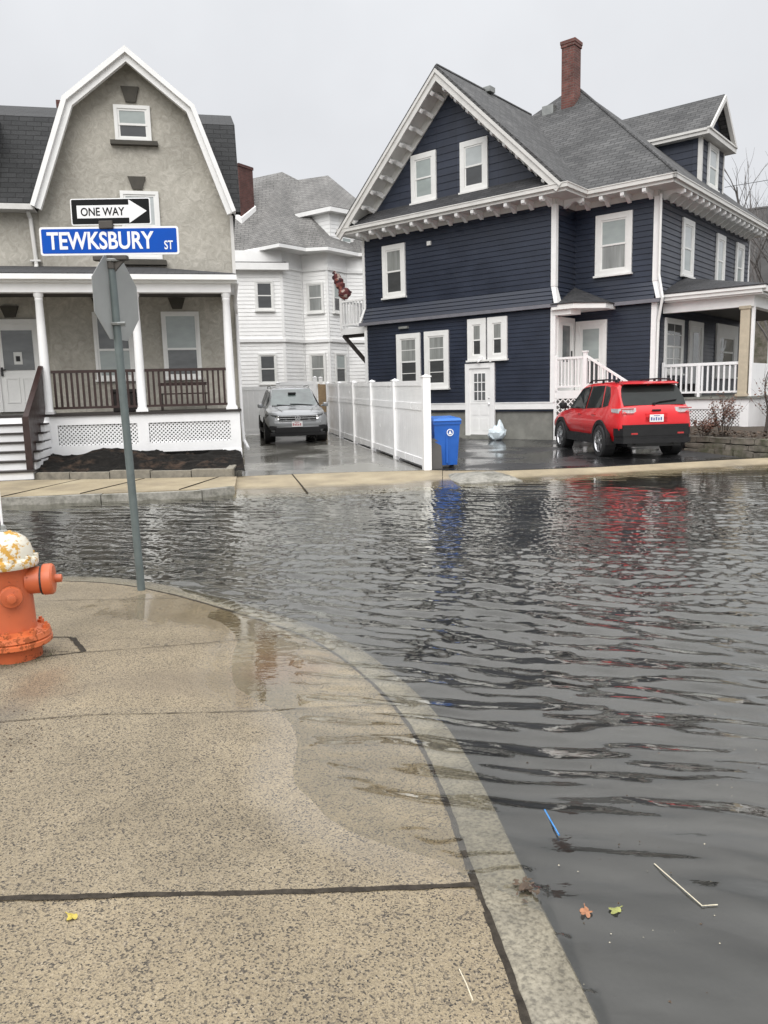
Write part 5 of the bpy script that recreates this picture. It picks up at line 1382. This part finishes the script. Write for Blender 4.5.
m.add(v, [(2 * i, 2 * i + 1, 2 * i + 3, 2 * i + 2) for i in range(len(rows_) - 1)]); m.build('windshield', 'windshield glass', t)
m = MB(); m.tube([(3.39, .55, 1.085), (3.35, .1, 1.125), (3.34, -.1, 1.13)], .012, 5); m.tube([(3.39, -.1, 1.085), (3.35, -.5, 1.115)], .012, 5); m.build('wiper', 'black plastic', t)
m = MB(); m.bbox(2.9, 2.96, -.12, .12, 1.42, 1.48, .01); m.build('inside_mirror', 'black plastic', t)
m = MB(); m.bbox(4.40, 4.492, -.54, .54, .645, .81, .015); G_ = m.build('grille', 'black plastic', t)
m = MB(); m.box(4.490, 4.504, -.53, .53, .780, .798); m.box(4.490, 4.504, -.53, .53, .722, .738); m.box(4.490, 4.504, -.53, .53, .655, .669); m.build('grille_bars', 'chrome', G_)
m = MB(); m.bbox(4.34, 4.492, -.66, .66, .30, .475, .02); m.bbox(4.26, 4.482, -.80, .80, .22, .33, .02); m.build('lower_intake', 'black plastic', t)
m = MB(); m.bbox(4.38, 4.475, -.70, .70, .50, .645, .035); m.build('front_bumper', 'grey paint', t, smooth=40)
plate(t, Tm(4.502, -.02, .56) @ Rz(Q), 'plate red')
m = MB(); n_ = 28
for k in range(n_):
    a0, a1 = 2 * math.pi * k / n_, 2 * math.pi * (k + 1) / n_
    m.prism([(.080 * math.cos(a0), .080 * math.sin(a0)), (.080 * math.cos(a1), .080 * math.sin(a1)), (.068 * math.cos(a1), .068 * math.sin(a1)), (.068 * math.cos(a0), .068 * math.sin(a0))], -.012, .0)
def strokes(P, w_=.011):
    for (a, b) in zip(P[:-1], P[1:]):
        d = Vector((b[0] - a[0], b[1] - a[1])).normalized(); q = Vector((-d.y, d.x)) * w_ / 2
        m.prism([(a[0] + q.x, a[1] + q.y), (b[0] + q.x, b[1] + q.y), (b[0] - q.x, b[1] - q.y), (a[0] - q.x, a[1] - q.y)], -.011, .0)
strokes([(-.030, .066), (0, .010), (.030, .066)]); strokes([(-.062, .030), (-.028, -.056), (0, .002), (.028, -.056), (.062, .030)])
m.build('emblem', 'chrome', t, M=Tm(4.512, 0, .73) @ Rz(Q))
m = MB(); m.box(.1, 4.2, -.6, .6, .24, .33); m.build('underbody', 'black metal', t)
m = MB()
for s in (-1, 1): m.tube([(3.34, s * .60, 1.088), (3.8, s * .53, 1.025), (4.3, s * .42, .93)], .008, 4)
m.build('hood_crease', 'grey paint', t)

# ================================================================== street sign post
pb = Vector((-2.065, 6.33, 0)); pt = Vector((-2.115, 6.33, 2.72))
t = empty('sign_post', (pb.x, pb.y, .03)); tag(t, 'grey green steel sign post leaning slightly at the curb beside the flooded street', 'sign post')
m = MB(); m.tube([(0, 0, -.06), (pt.x - pb.x, 0, 2.69)], .032, 14); m.build('pole', 'pole green', t, smooth=50)
TX = lambda z: (pt.x - pb.x) * z / 2.69
m = MB(); m.bbox(TX(2.7) - .13, TX(2.7) + .14, -.03, .03, 2.665, 2.70, .006); m.tube([(TX(2.6), 0, 2.60), (TX(2.7), 0, 2.70)], .04, 12); m.prism([(TX(2.7) - .09, 2.66), (TX(2.7) + .11, 2.66), (TX(2.7) + .03, 2.58), (TX(2.7) - .03, 2.58)], -.012, .012)
m.build('bracket', 'bracket dark', t)
def sign_plate(mb, w_, h, r, y0, y1, n=5):
    P = []
    for cx, cz, a0 in ((w_ / 2 - r, h / 2 - r, 0), (-w_ / 2 + r, h / 2 - r, 90), (-w_ / 2 + r, -h / 2 + r, 180), (w_ / 2 - r, -h / 2 + r, 270)):
        for k in range(n + 1): a = R(a0 + 90 * k / n); P.append((cx + r * math.cos(a), cz + r * math.sin(a)))
    mb.prism(P, y0, y1); return mb
M = Tm(TX(2.8) + .008, -.0, 2.815) @ Rz(R(1.5)) @ Matrix.Rotation(R(.5), 4, 'Y')
m = sign_plate(MB(), 1.085, .215, .02, -.004, .004); SG = m.build('street_sign', 'sign white', t, M=M)
m = sign_plate(MB(), 1.055, .185, .012, -.0055, -.0042); m.build('sign_face', 'sign blue', SG)
def fit_text(body, w_, h, bold, depth=.0012):
    me = text_mesh(body, 1.0, 1.0, bold, depth); co_ = np.array([v.co[:] for v in me.vertices]); lo, hi = co_.min(0), co_.max(0)
    me.transform(Matrix.Translation((-(lo[0] + hi[0]) / 2, 0, -(lo[2] + hi[2]) / 2))); me.transform(Matrix.Diagonal((w_ / (hi[0] - lo[0]), depth / max(1e-6, hi[1] - lo[1]) , h / (hi[2] - lo[2]), 1))); return me
def lettering(parent, body, w_, h, x, z, y, mat, bold=.012):
    me = fit_text(body, w_, h, bold); me.materials.append(MATS[mat]); o = bpy.data.objects.new('lettering', me); COL.objects.link(o); o.parent = parent; o.location = (x, y, z); return o
lettering(SG, 'TEWKSBURY', .835, .135, -.068, .003, -.0072, 'sign white', .024)
lettering(SG, 'ST', .068, .068, .462, -.036, -.0072, 'sign white', .016)
m = MB(); m.bbox(TX(2.93) - .06, TX(2.93) + .05, -.025, .025, 2.905, 2.965, .006); m.build('bracket', 'bracket dark', t)
M = Tm(TX(3) + .038, -.0, 3.035) @ Rz(R(-1)) @ Matrix.Rotation(R(.6), 4, 'Y')
m = sign_plate(MB(), .63, .200, .016, -.004, .004); OW = m.build('one_way_sign', 'sign white', t, M=M)
m = sign_plate(MB(), .612, .184, .010, -.0055, -.0042); m.build('sign_face', 'sign black', OW)
m = MB(); m.prism([(-.265, -.048), (.145, -.048), (.145, -.088), (.285, .0), (.145, .088), (.145, .048), (-.265, .048)], -.0068, -.0057); m.build('arrow', 'sign white', OW)
lettering(OW, 'ONE WAY', .345, .062, -.062, 0, -.0082, 'sign black', .014)
M = Tm(TX(2.36) + .012, .062, 2.345) @ Rz(R(90 - 30))
P = [(.378 / math.cos(R(22.5)) * math.cos(R(22.5 + 45 * k)), .378 / math.cos(R(22.5)) * math.sin(R(22.5 + 45 * k))) for k in range(8)]
M = Tm(TX(2.42) + .0, .058, 2.375) @ Rz(R(77))
m = MB(); m.prism([(a * .85, b * .85) for a, b in P], -.002, .002); ST = m.build('octagon_sign', 'sign back', t, M=M, smooth=None)
ST['label'] = 'plain grey back of an octagonal sign'
for zz_ in (2.665, 2.175):
    m = MB(); m.tube([(TX(zz_) - .05, -.012, zz_), (TX(zz_) - .02, -.036, zz_), (TX(zz_) + .02, -.036, zz_), (TX(zz_) + .07, -.006, zz_ + .005)], .013, 6); m.box(TX(zz_) - .055, TX(zz_) + .06, .02, .05, zz_ - .015, zz_ + .015); m.build('clamp', 'galvanised', t)

# ================================================================== hydrant
t = empty('fire_hydrant', (-2.268, 4.52, .062)); tag(t, 'orange fire hydrant with rusty white bonnet at the left edge of the sidewalk', 'fire hydrant')
SCH = 1.02
m = MB(); m.lathe([(.145, -.03), (.150, .0), (.150, .075), (.155, .085), (.155, .09)], 32); m.lathe([(.10, .60), (.14, .105), (.142, .12), (.132, .20), (.126, .40), (.124, .575), (.135, .60)][1:], 36); m.build('barrel', 'hydrant orange', t, smooth=40)
m = MB(); m.lathe([(.15, .088), (.205, .092), (.215, .100), (.215, .125), (.205, .132), (.20, .134), (.205, .136), (.212, .140), (.205, .172), (.17, .178), (.14, .19)], 36)
for k in range(8):
    a = 2 * math.pi * (k + .3) / 8; m.lathe([(.022, 0), (.022, .025), (.012, .027), (.012, .04)], 6, Tm(.183 * math.cos(a), .183 * math.sin(a), .172))
m.build('base_flange', 'hydrant rim', t, smooth=35)
m = MB(); m.lathe([(.13, .568), (.170, .572), (.176, .585), (.176, .612), (.168, .622), (.150, .628), (.148, .66), (.138, .70), (.115, .74), (.08, .765), (.045, .778), (.04, .785)], 36)
for k in range(10):
    a = 2 * math.pi * (k + .5) / 10; m.lathe([(.018, 0), (.018, .02), (.010, .022)], 6, Tm(.160 * math.cos(a), .160 * math.sin(a), .618))
B_ = m.build('bonnet', 'hydrant bonnet', t, smooth=40)
m = MB(); m.lathe([(.026, .775), (.024, .79), (.016, .795), (.014, .818), (.010, .824)], 5); m.build('operating_nut', 'galvanised', B_)
def nozzle(ang, z, r, ln, cap):
    M = Tm(.0, 0, z) @ Rz(ang) @ Matrix.Rotation(Q, 4, 'Y')
    m = MB(); m.lathe([(r * 1.02, .10), (r, .13), (r, .105 + ln * .55)], 24, M); o = m.build('nozzle', 'hydrant orange', t, smooth=40)
    a = .105 + ln * .55
    m = MB(); m.lathe([(r * 1.10, a + .004), (r * 1.16, a + .012), (r * 1.16, a + cap), (r * 1.05, a + cap + .012), (r * .6, a + cap + .016), (.026, a + cap + .018), (.024, a + cap + .055), (.014, a + cap + .058)], 20, M); m.build('cap', 'hydrant orange', o, smooth=35)
    m = MB(); m.lathe([(r * 1.07, a - .006), (r * 1.12, a - .003), (r * 1.12, a + .006)], 20, M); m.build('seam', 'black rubber', o)
nozzle(R(14), .475, .082, .15, .055); nozzle(R(-62), .415, .056, .05, .035); nozzle(R(194), .475, .082, .15, .055)
m = MB()
for k in range(160):
    a = rnd.uniform(-2.6, .6); q = rnd.uniform(.15, .22); x_, y_ = q * math.cos(a), q * math.sin(a); h = rnd.uniform(.008, .03); dx, dy = rnd.uniform(-.015, .015), rnd.uniform(-.015, .015)
    m.add([(x_ - .003, y_, 0), (x_ + .003, y_, 0), (x_ + dx, y_ + dy, h)], [(0, 1, 2)])
o = m.build('grass', 'grass green', loc=(-2.268, 4.52, .058)); o['kind'] = 'stuff'
m = MB(); m.tube([(0, 0, 0), (-.004, 0, .5), (-.006, 0, 1.0)], .008, 6); o = m.build('marker_rod', 'sign white', loc=(-2.535, 5.05, .05)); tag(o, 'thin white marker rod standing behind the fire hydrant', 'marker rod')

# ================================================================== small things on the far side
t = empty('recycling_bin', (1.20, 15.35, .118), R(14)); tag(t, 'blue wheeled recycling bin standing at the end of the white fence', 'bin')
m = MB(); V = [(-.22, -.24, .06), (.22, -.24, .06), (.22, .22, .06), (-.22, .22, .06), (-.27, -.30, .92), (.27, -.30, .92), (.27, .30, .92), (-.27, .30, .92)]
m.add(V, [(0, 3, 2, 1), (4, 5, 6, 7), (0, 1, 5, 4), (1, 2, 6, 5), (2, 3, 7, 6), (3, 0, 4, 7)]); m.box(-.285, .285, -.315, .315, .86, .93); m.box(-.02, .02, -.285, -.25, .1, .8)
bd = m.build('body', 'bin blue', t)
m = MB(); m.add([(-.29, -.34, .93), (.29, -.34, .93), (.29, .34, .93), (-.29, .34, .93), (-.27, -.30, .975), (.27, -.30, .975), (.26, .26, 1.01), (-.26, .26, 1.01)], [(0, 3, 2, 1), (4, 5, 6, 7), (0, 1, 5, 4), (1, 2, 6, 5), (2, 3, 7, 6), (3, 0, 4, 7)]); m.build('lid', 'bin blue lid', t)
m = MB(); m.tube([(-.26, .36, .93), (.26, .36, .93)], .016, 8); m.build('handle', 'bin blue', t)
for s in (-1, 1): m = MB(); m.lathe([(.001, -.03), (.12, -.03), (.12, .03), (.001, .03)], 18, Tm(s * .26, .22, .12) @ Matrix.Rotation(Q, 4, 'Y')); m.build('wheel', 'black rubber', t)
m = MB()
for k in range(16):
    a0, a1 = 2 * math.pi * k / 16, 2 * math.pi * (k + 1) / 16
    m.prism([(.07 * math.cos(a0), .07 * math.sin(a0)), (.07 * math.cos(a1), .07 * math.sin(a1)), (.055 * math.cos(a1), .055 * math.sin(a1)), (.055 * math.cos(a0), .055 * math.sin(a0))], -.004, .004)
m.prism([(-.035, -.035), (.035, -.035), (0, .045)], -.004, .004)
m.build('emblem', 'sign white', bd, M=Tm(.06, -.298, .70) @ Matrix.Rotation(R(-4), 4, 'X'))
m = MB(); m.bbox(-.11, .11, -.02, .02, .0, .60, .006); m.box(-.11, .11, -.03, -.018, .54, .60)
o = m.build('leaning_board', 'dark soffit', M=Tm(1.06, 15.0, .112) @ Rz(R(20)) @ Matrix.Rotation(R(-6), 4, 'X')); tag(o, 'dark grey board leaning against the blue recycling bin beside the white fence', 'board')
m = MB(); bm = bmesh.new(); bmesh.ops.create_icosphere(bm, subdivisions=3, radius=1)
for q in bm.verts:
    c_ = q.co.copy(); n_ = mn.fractal(c_ * 1.8, 1, 2, 4); taper = 1 - .35 * max(0, c_.z)
    n_ += .5 * mn.noise(c_ * 4.5); q.co = Vector((c_.x * .25 * taper * (1 + .35 * n_) + .05 * c_.z, c_.y * .18 * taper * (1 + .35 * n_), max(0, .20 + c_.z * .24 + .07 * n_)))
    if c_.z > .55: q.co.z += .16 * abs(math.sin(3 * c_.x + 1.2)) * (c_.z - .55) / .45
m.bm(bm); o = m.build('plastic_bag', 'bag plastic', smooth=25); bl = Vector((-1.55, -.42, 0)); bw = Matrix.Translation((4.782, 21.497, 0)) @ Rz(R(-39.71)) @ bl
o.location = (bw.x, bw.y, .2); tag(o, 'white plastic bag standing against the foundation beside the basement door', 'bag')
m = MB(); bm = bmesh.new(); bmesh.ops.create_grid(bm, x_segments=14, y_segments=8, size=1)
for q in bm.verts:
    x_, y_ = q.co.x * .58, q.co.y * .62; rr_ = max(abs(q.co.x), abs(q.co.y)); q.co = Vector((x_, y_, .09 * (1 - rr_ ** 4) + .02 * mn.noise(Vector((x_ * 5, y_ * 5, 0)))))
r_ = bmesh.ops.extrude_face_region(bm, geom=bm.faces[:]); bmesh.ops.translate(bm, verts=[g_ for g_ in r_['geom'] if isinstance(g_, bmesh.types.BMVert)], vec=(0, 0, -.14))
m.bm(bm); o = m.build('granite_slab', 'granite', loc=(1.78, 14.0, .03)); o.rotation_euler = (0, 0, R(10)); o = tag(o, 'low granite slab at the waterline in front of the blue recycling bin', 'slab')
# flag furled on the balcony
BHm = Matrix.Translation((4.782, 21.497, 0)) @ Rz(R(-39.71))
def bpt(a, y, z): return BHm @ Vector((-a, y, z))
o0 = bpt(7.95, .3, 4.72)
t = empty('furled_flag', o0); tag(t, 'furled red brown patterned cloth tied to the white balcony railing', 'flag')
p_ = [bpt(8.00, .3, 5.02) - o0, bpt(8.16, .3, 5.30) - o0, bpt(8.30, .3, 5.55) - o0, bpt(8.40, .3, 5.72) - o0]
m = MB(); pth = [p_[0].lerp(p_[3], k / 14) + Vector((.02 * math.sin(k * 2.1), 0, .015 * math.cos(k * 1.7))) for k in range(15)]
m.tube(pth, [.10 + .018 * math.sin(k * 1.9) + .05 * math.sin(math.pi * k / 14) - .05 * (k > 11) for k in range(15)], 10); m.build('cloth', 'patterned cloth', t, smooth=30)
m = MB(); bm = bmesh.new(); bmesh.ops.create_icosphere(bm, subdivisions=3, radius=1)
c0 = bpt(7.92, .28, 4.97) - o0
for q in bm.verts:
    n_ = mn.fractal(q.co * 2.2, 1, 2, 3); q.co = c0 + Vector((q.co.x * .21, q.co.y * .16, q.co.z * .19)) * (1 + .3 * n_)
m.bm(bm); m.build('cloth_bundle', 'patterned cloth', t, smooth=30)
m = MB(); m.tube([(0, 0, .0), p_[0], p_[3] + (p_[3] - p_[0]) * .05], .015, 6); m.build('pole', 'bark', t)
# boxes on the blue porch
bx = BHm @ Vector((PX0 + .62, PY0 + .30, 1.30))
t = empty('black_crate', (bx.x, bx.y, 1.302), R(-39.71)); tag(t, 'black box with a pale label standing behind the white railing of the navy house porch', 'box')
m = MB(); m.bbox(-.17, .17, -.15, .15, 0, .36, .012); m.build('body', 'black plastic', t); m = MB(); m.box(-.11, .09, -.156, -.151, .10, .20); m.build('print', 'galvanised', t)
bx = BHm @ Vector((PX0 + .28, PY0 + .34, 1.30))
t = empty('black_bag', (bx.x, bx.y, 1.302), R(-39.71)); tag(t, 'rounded black sack beside the black box on the navy house porch', 'bag')
m = MB(); bm = bmesh.new(); bmesh.ops.create_icosphere(bm, subdivisions=3, radius=1)
for q in bm.verts:
    n_ = mn.fractal(q.co * 1.6, 1, 2, 4); q.co = Vector((q.co.x * .19 * (1 + .2 * n_), q.co.y * .16 * (1 + .2 * n_), max(0, .24 + q.co.z * .26 + .05 * n_)))
m.bm(bm); m.build('sack', 'black plastic', t, smooth=30)

# ---- stone retaining wall with soil and dead plants in front of the blue porch
wa, wb = Vector((6.95, 17.75, 0)), Vector((7.95, 15.80, 0)); wc = Vector((13.5, 17.1, 0))
t = empty('stone_wall', (0, 0, 0)); tag(t, 'low mossy stone retaining wall below the porch of the navy house', 'wall')
m = MB()
for (p, q) in ((wa, wb), (wb, wc)):
    d = (q - p); ln = d.length; d.normalize(); nn = Vector((-d.y, d.x, 0))
    if nn.y < 0: nn = -nn
    for course in range(3):
        s = 0.0
        while s < ln:
            l_ = rnd.uniform(.28, .62); e2 = min(s + l_, ln); z0 = .06 + course * .135; h = .13 + rnd.uniform(-.01, .012)
            bm = bmesh.new(); bmesh.ops.create_cube(bm, size=1); bmesh.ops.subdivide_edges(bm, edges=bm.edges[:], cuts=3, use_grid_fill=True)
            for w_ in bm.verts:
                c_ = w_.co.copy(); rr_ = Vector((c_.x * 1.9, c_.y * 1.9, c_.z * 1.9)); k_ = 1 - .10 * (abs(c_.x * 2) ** 4 * abs(c_.z * 2) ** 2 + abs(c_.y * 2) ** 4 * abs(c_.z * 2) ** 2)
                P3 = p + d * (s + (e2 - s) * (.5 + c_.x * .97)) + nn * (.16 + c_.y * .30 + course * .03)
                j = mn.noise_vector(P3 * 3 + Vector((0, 0, course * 2 + c_.z))) * .022
                w_.co = Vector((P3.x, P3.y, z0 + h * (.5 + c_.z * k_))) + j
            m.bm(bm); s = e2 + .012
m.build('stones', 'stone grey', t, smooth=40)
m = MB(); V, F = [], []; nx_, ny_ = 46, 20
for j in range(ny_):
    for i in range(nx_):
        a, b = i / (nx_ - 1), j / (ny_ - 1)
        p = (wa.lerp(wb, a * 2.2) if a < .4545 else wb.lerp(wc, (a - .4545) / .5455)) + Vector((.35 if a < .45 else 0, .3, 0)) * b * 0
        back = BHm @ Vector((2.4 + 2.6 * min(1, a * 1.6) + max(0, a - .5) * 6, 1.72 + max(0, a - .5) * 3, 0))
        q = p.lerp(back, b * .98 + .06 * (1 - b)); V.append((q.x, q.y, .44 + .10 * b + .05 * mn.fractal(Vector((q.x * 2, q.y * 2, 0)), 1, 2, 4)))
for j in range(ny_ - 1):
    for i in range(nx_ - 1): F.append((j * nx_ + i, j * nx_ + i + 1, (j + 1) * nx_ + i + 1, (j + 1) * nx_ + i))
m.add(V, F); struct(m.build('garden_bed_ground', 'soil', smooth=80))
m = MB()
for k in range(900):
    a = rnd.random(); p = wa.lerp(wb, a * 1.05) if rnd.random() < .6 else wb.lerp(wc, a * .35)
    p = p + Vector((rnd.uniform(-.05, .5), rnd.uniform(.05, .7), 0)); s = rnd.uniform(.02, .05); an = rnd.uniform(0, 6.3); tl_ = rnd.uniform(-.6, .6)
    dx, dy = Vector((math.cos(an), math.sin(an), tl_ * .6)) * s, Vector((-math.sin(an), math.cos(an), tl_)) * s * .6; c_ = Vector((p.x, p.y, .50 + rnd.uniform(-.02, .10)))
    m.add([c_ - dx, c_ + dy, c_ + dx, c_ - dy], [(0, 1, 2, 3)])
o = m.build('fallen_leaves', 'leaf litter'); o['kind'] = 'stuff'
def twig(mb, p, d, ln, r, depth, spread=.6, leaves=None, lp=.5, ls=.05):
    pts = [p]; n_ = 4
    for k in range(n_):
        d = (d + Vector((rnd.uniform(-1, 1), rnd.uniform(-1, 1), rnd.uniform(-.4, .6))) * .16).normalized(); pts.append(pts[-1] + d * ln / n_)
    mb.tube(pts, [r * (1 - .55 * k / n_) for k in range(n_ + 1)], 5 if r > .01 else 4)
    if leaves is not None and depth <= 1:
        for q in pts[1:]:
            if rnd.random() < lp:
                a = Vector((rnd.uniform(-1, 1), rnd.uniform(-1, 1), rnd.uniform(-1, .3))).normalized() * ls * rnd.uniform(.6, 1.3); b = a.orthogonal().normalized() * ls * .4
                leaves.add([q, q + a * .5 + b, q + a, q + a * .5 - b], [(0, 1, 2, 3)])
    if depth > 0:
        for k in range(rnd.randint(2, 3)):
            j = rnd.randint(2, n_); dd = (d + Vector((rnd.uniform(-1, 1), rnd.uniform(-1, 1), rnd.uniform(-.2, .8))) * spread).normalized()
            twig(mb, pts[j], dd, ln * rnd.uniform(.55, .8), r * .55, depth - 1, spread, leaves, lp, ls)
def shrub(name, loc, label, cat, stems, h, r, depth, spread, lp, ls, leafmat='leaf brown', lean=(0, 0)):
    t = empty(name, loc); tag(t, label, cat); mb, lf = MB(), MB()
    for k in range(stems):
        a = rnd.uniform(0, 6.3); d = Vector((math.cos(a) * spread * .6 + lean[0], math.sin(a) * spread * .6 + lean[1], 1)).normalized()
        twig(mb, Vector((math.cos(a) * .06, math.sin(a) * .06, -.02)), d, h * rnd.uniform(.5, .75), r, depth, spread, lf, lp, ls)
    mb.build('stems', 'bark', t)
    if lf.v: lf.build('leaves', leafmat, t)
    return t
shrub('dead_plant', (7.72, 17.45, .46), 'clump of withered brown stalks in front of the white porch lattice', 'plant', 16, .75, .008, 2, .55, .55, .06)
shrub('dead_plant', (7.30, 17.5, .46), 'low withered clump on the stone wall nearest the red car', 'plant', 12, .42, .007, 2, .8, .6, .06)
shrub('young_tree', (8.42, 17.0, .42), 'slender leafless sapling with dark trunk by the porch corner post', 'tree', 1, 1.75, .045, 2, .5, .12, .07, lean=(.05, 0))
shrub('bare_shrub', (8.95, 17.2, .42), 'reddish brown bare shrub beside the porch at the right edge', 'shrub', 18, 1.25, .009, 2, .55, .5, .06)
# reddish pier wall of the neighbouring porch steps
t = empty('pier_wall', (BHm @ Vector((4.95, 2.6, 0)))); t.rotation_euler = (0, 0, R(-39.71)); tag(t, 'pinkish masonry pier with dark cap beside the navy house porch at the right edge', 'wall')
m = MB(); m.box(0, 1.6, 0, .35, .2, 1.16); m.build('masonry', 'terracotta wall', t); m = MB(); m.bbox(-.06, 1.66, -.05, .40, 1.16, 1.30, .02); m.build('cap', 'far roof', t)

# ---- beyond the blue house
t = empty('distant_house', (25.5, 44, 0), R(-30)); tag(t, 'dark grey roofed house far behind the navy house at the right edge', 'house')
m = MB(); m.box(-8, 8, 0, 10, 0, 6.3); m.build('wall', 'stone grey', t)
m = MB(); m.slab([(-8.5, -.5, 5.9), (8.5, -.5, 5.9), (8.5, 5, 12.6), (-8.5, 5, 12.6)], .2); m.slab([(-8.5, 10.5, 5.9), (8.5, 10.5, 5.9), (8.5, 5, 12.6), (-8.5, 5, 12.6)], .2); m.build('roof', 'far roof', t)
def bare_tree(loc, label, h, r, sd):
    global rnd
    keep_ = rnd; rnd = random.Random(sd)
    t = empty('bare_tree', loc); tag(t, label, 'tree', 'leafless trees beyond the navy house'); mb = MB(); tr = MB()
    tr.tube([(0, 0, -.2), (.1, 0, h * .2), (.05, .1, h * .42)], [r, r * .85, r * .7], 8); tr.build('trunk', 'bark grey', t)
    for k in range(6):
        a = k * 1.05; twig(mb, Vector((.05, .08, h * rnd.uniform(.28, .42))), Vector((math.cos(a) * .55, math.sin(a) * .55, 1)).normalized(), h * .32, r * .5, 4, .55)
    mb.build('crown', 'bark grey', t); rnd = keep_
bare_tree((18.0, 36, 0), 'leafless grey tree rising in front of the dark grey roof at the right edge', 9.8, .12, 3)
bare_tree((19.9, 39, 0), 'taller leafless tree at the extreme right edge beyond the porch roof', 12.5, .2, 8)
m = MB(); a, b = BHm @ Vector((2.06, 7.66, 7.9)), Vector((34, 34, 14.0))
m.tube([a.lerp(b, k / 16) - Vector((0, 0, .5 * math.sin(math.pi * k / 16))) for k in range(17)], .009, 5); o = m.build('overhead_wire', 'black rubber'); tag(o, 'thin overhead wire running from the navy house dormer to the right', 'wire')

# ================================================================== litter
m = MB(); m.tube([(.588, 2.745, .004), (.603, 2.57, .006)], .0032, 8); o = m.build('drinking_straw', 'straw blue'); tag(o, 'bright blue drinking straw floating near the curb', 'straw')
m = MB(); m.tube([(.885, 2.39, .004), (.955, 2.168, .006), (1.005, 2.172, .005)], .0018, 6); o = m.build('bent_reed', 'reed'); tag(o, 'pale bent reed stalk floating on the flood water', 'reed')
m = MB(); m.tube([(.172, 1.868, .056), (.185, 1.81, .060), (.196, 1.758, .056)], .0018, 6); o = m.build('dry_stalk', 'reed'); tag(o, 'short pale straw stalk lying on the sidewalk near the curb', 'stalk')
def leaf(name, loc, s, rz, mat, label, lobes=5):
    m = MB(); n_ = 40; P = []
    for k in range(n_):
        a = 2 * math.pi * k / n_; q = s * (.55 + .45 * abs(math.cos(a * lobes / 2)) ** .8) * (1 if abs(a - math.pi) > .3 else .8); P.append((q * math.cos(a), q * math.sin(a) * .85, .012 * math.sin(3 * a) * s * 12 + .004))
    c_ = (0, 0, .006); m.add(P + [c_], [(k, (k + 1) % n_, n_) for k in range(n_)]); m.tube([(0, 0, .004), (s * 1.5, .01, .006)], .0015, 4)
    o = m.build(name, mat, loc=loc); o.rotation_euler = (0, 0, rz); tag(o, label, 'leaf')
leaf('fallen_leaf', (.590, 2.15, .004), .024, 1.2, 'leaf orange', 'orange maple leaf floating on the dark water')
leaf('fallen_leaf', (.680, 2.155, .004), .021, .2, 'leaf green', 'yellow green leaf floating beside the orange maple leaf', 3)
leaf('fallen_leaf', (-.968, 2.10, float(sw_z(-.968, 2.10)[0]) + .004), .020, 2.2, 'leaf yellow', 'small yellow leaf lying on the dry sidewalk', 3)
m = MB()
for k in range(26):
    a = rnd.uniform(0, 6.3); s = rnd.uniform(.008, .018); c_ = Vector((.425 + rnd.gauss(0, .022), 2.25 + rnd.gauss(0, .03), .022 + rnd.uniform(0, .006))); dx = Vector((math.cos(a), math.sin(a), .2)) * s; dy = Vector((-math.sin(a), math.cos(a), .1)) * s * .5
    m.add([c_ - dx, c_ + dy, c_ + dx, c_ - dy], [(0, 1, 2, 3)])
o = m.build('wet_leaf_litter', 'leaf litter'); o['kind'] = 'stuff'

def bits(name, n, area, z, mat, s0, s1):
    m = MB()
    for k in range(n):
        x_, y_ = area(); zz = z(x_, y_); a = rnd.uniform(0, 6.3); q = rnd.uniform(s0, s1)
        p = [(x_ + q * math.cos(a + j * 2.1) * rnd.uniform(.5, 1), y_ + q * math.sin(a + j * 2.1) * rnd.uniform(.5, 1), zz) for j in range(3)]
        m.add(p + [(x_, y_, zz + q * .5)], [(0, 1, 2), (0, 1, 3), (1, 2, 3), (2, 0, 3)])
    o = m.build(name, mat); o['kind'] = 'stuff'
zsw = lambda x_, y_: float(sw_z(x_, y_)[0]) + .001
bits('street_grit', 110, lambda: (rnd.gauss(-1.75, .16), rnd.gauss(3.45, .22)), zsw, 'leaf litter', .003, .011)
bits('street_grit', 160, lambda: (rnd.uniform(-2.6, .2), rnd.uniform(1.6, 5.5)), zsw, 'joint grit', .002, .006)
bits('floating_scum', 70, lambda: (rnd.uniform(.5, 2.6), rnd.uniform(1.7, 4.6)), lambda x_, y_: .001, 'reed', .002, .0055)
bits('floating_scum', 60, lambda: (rnd.uniform(.48, 2.2), rnd.uniform(1.7, 3.2)), lambda x_, y_: .001, 'leaf litter', .003, .008)
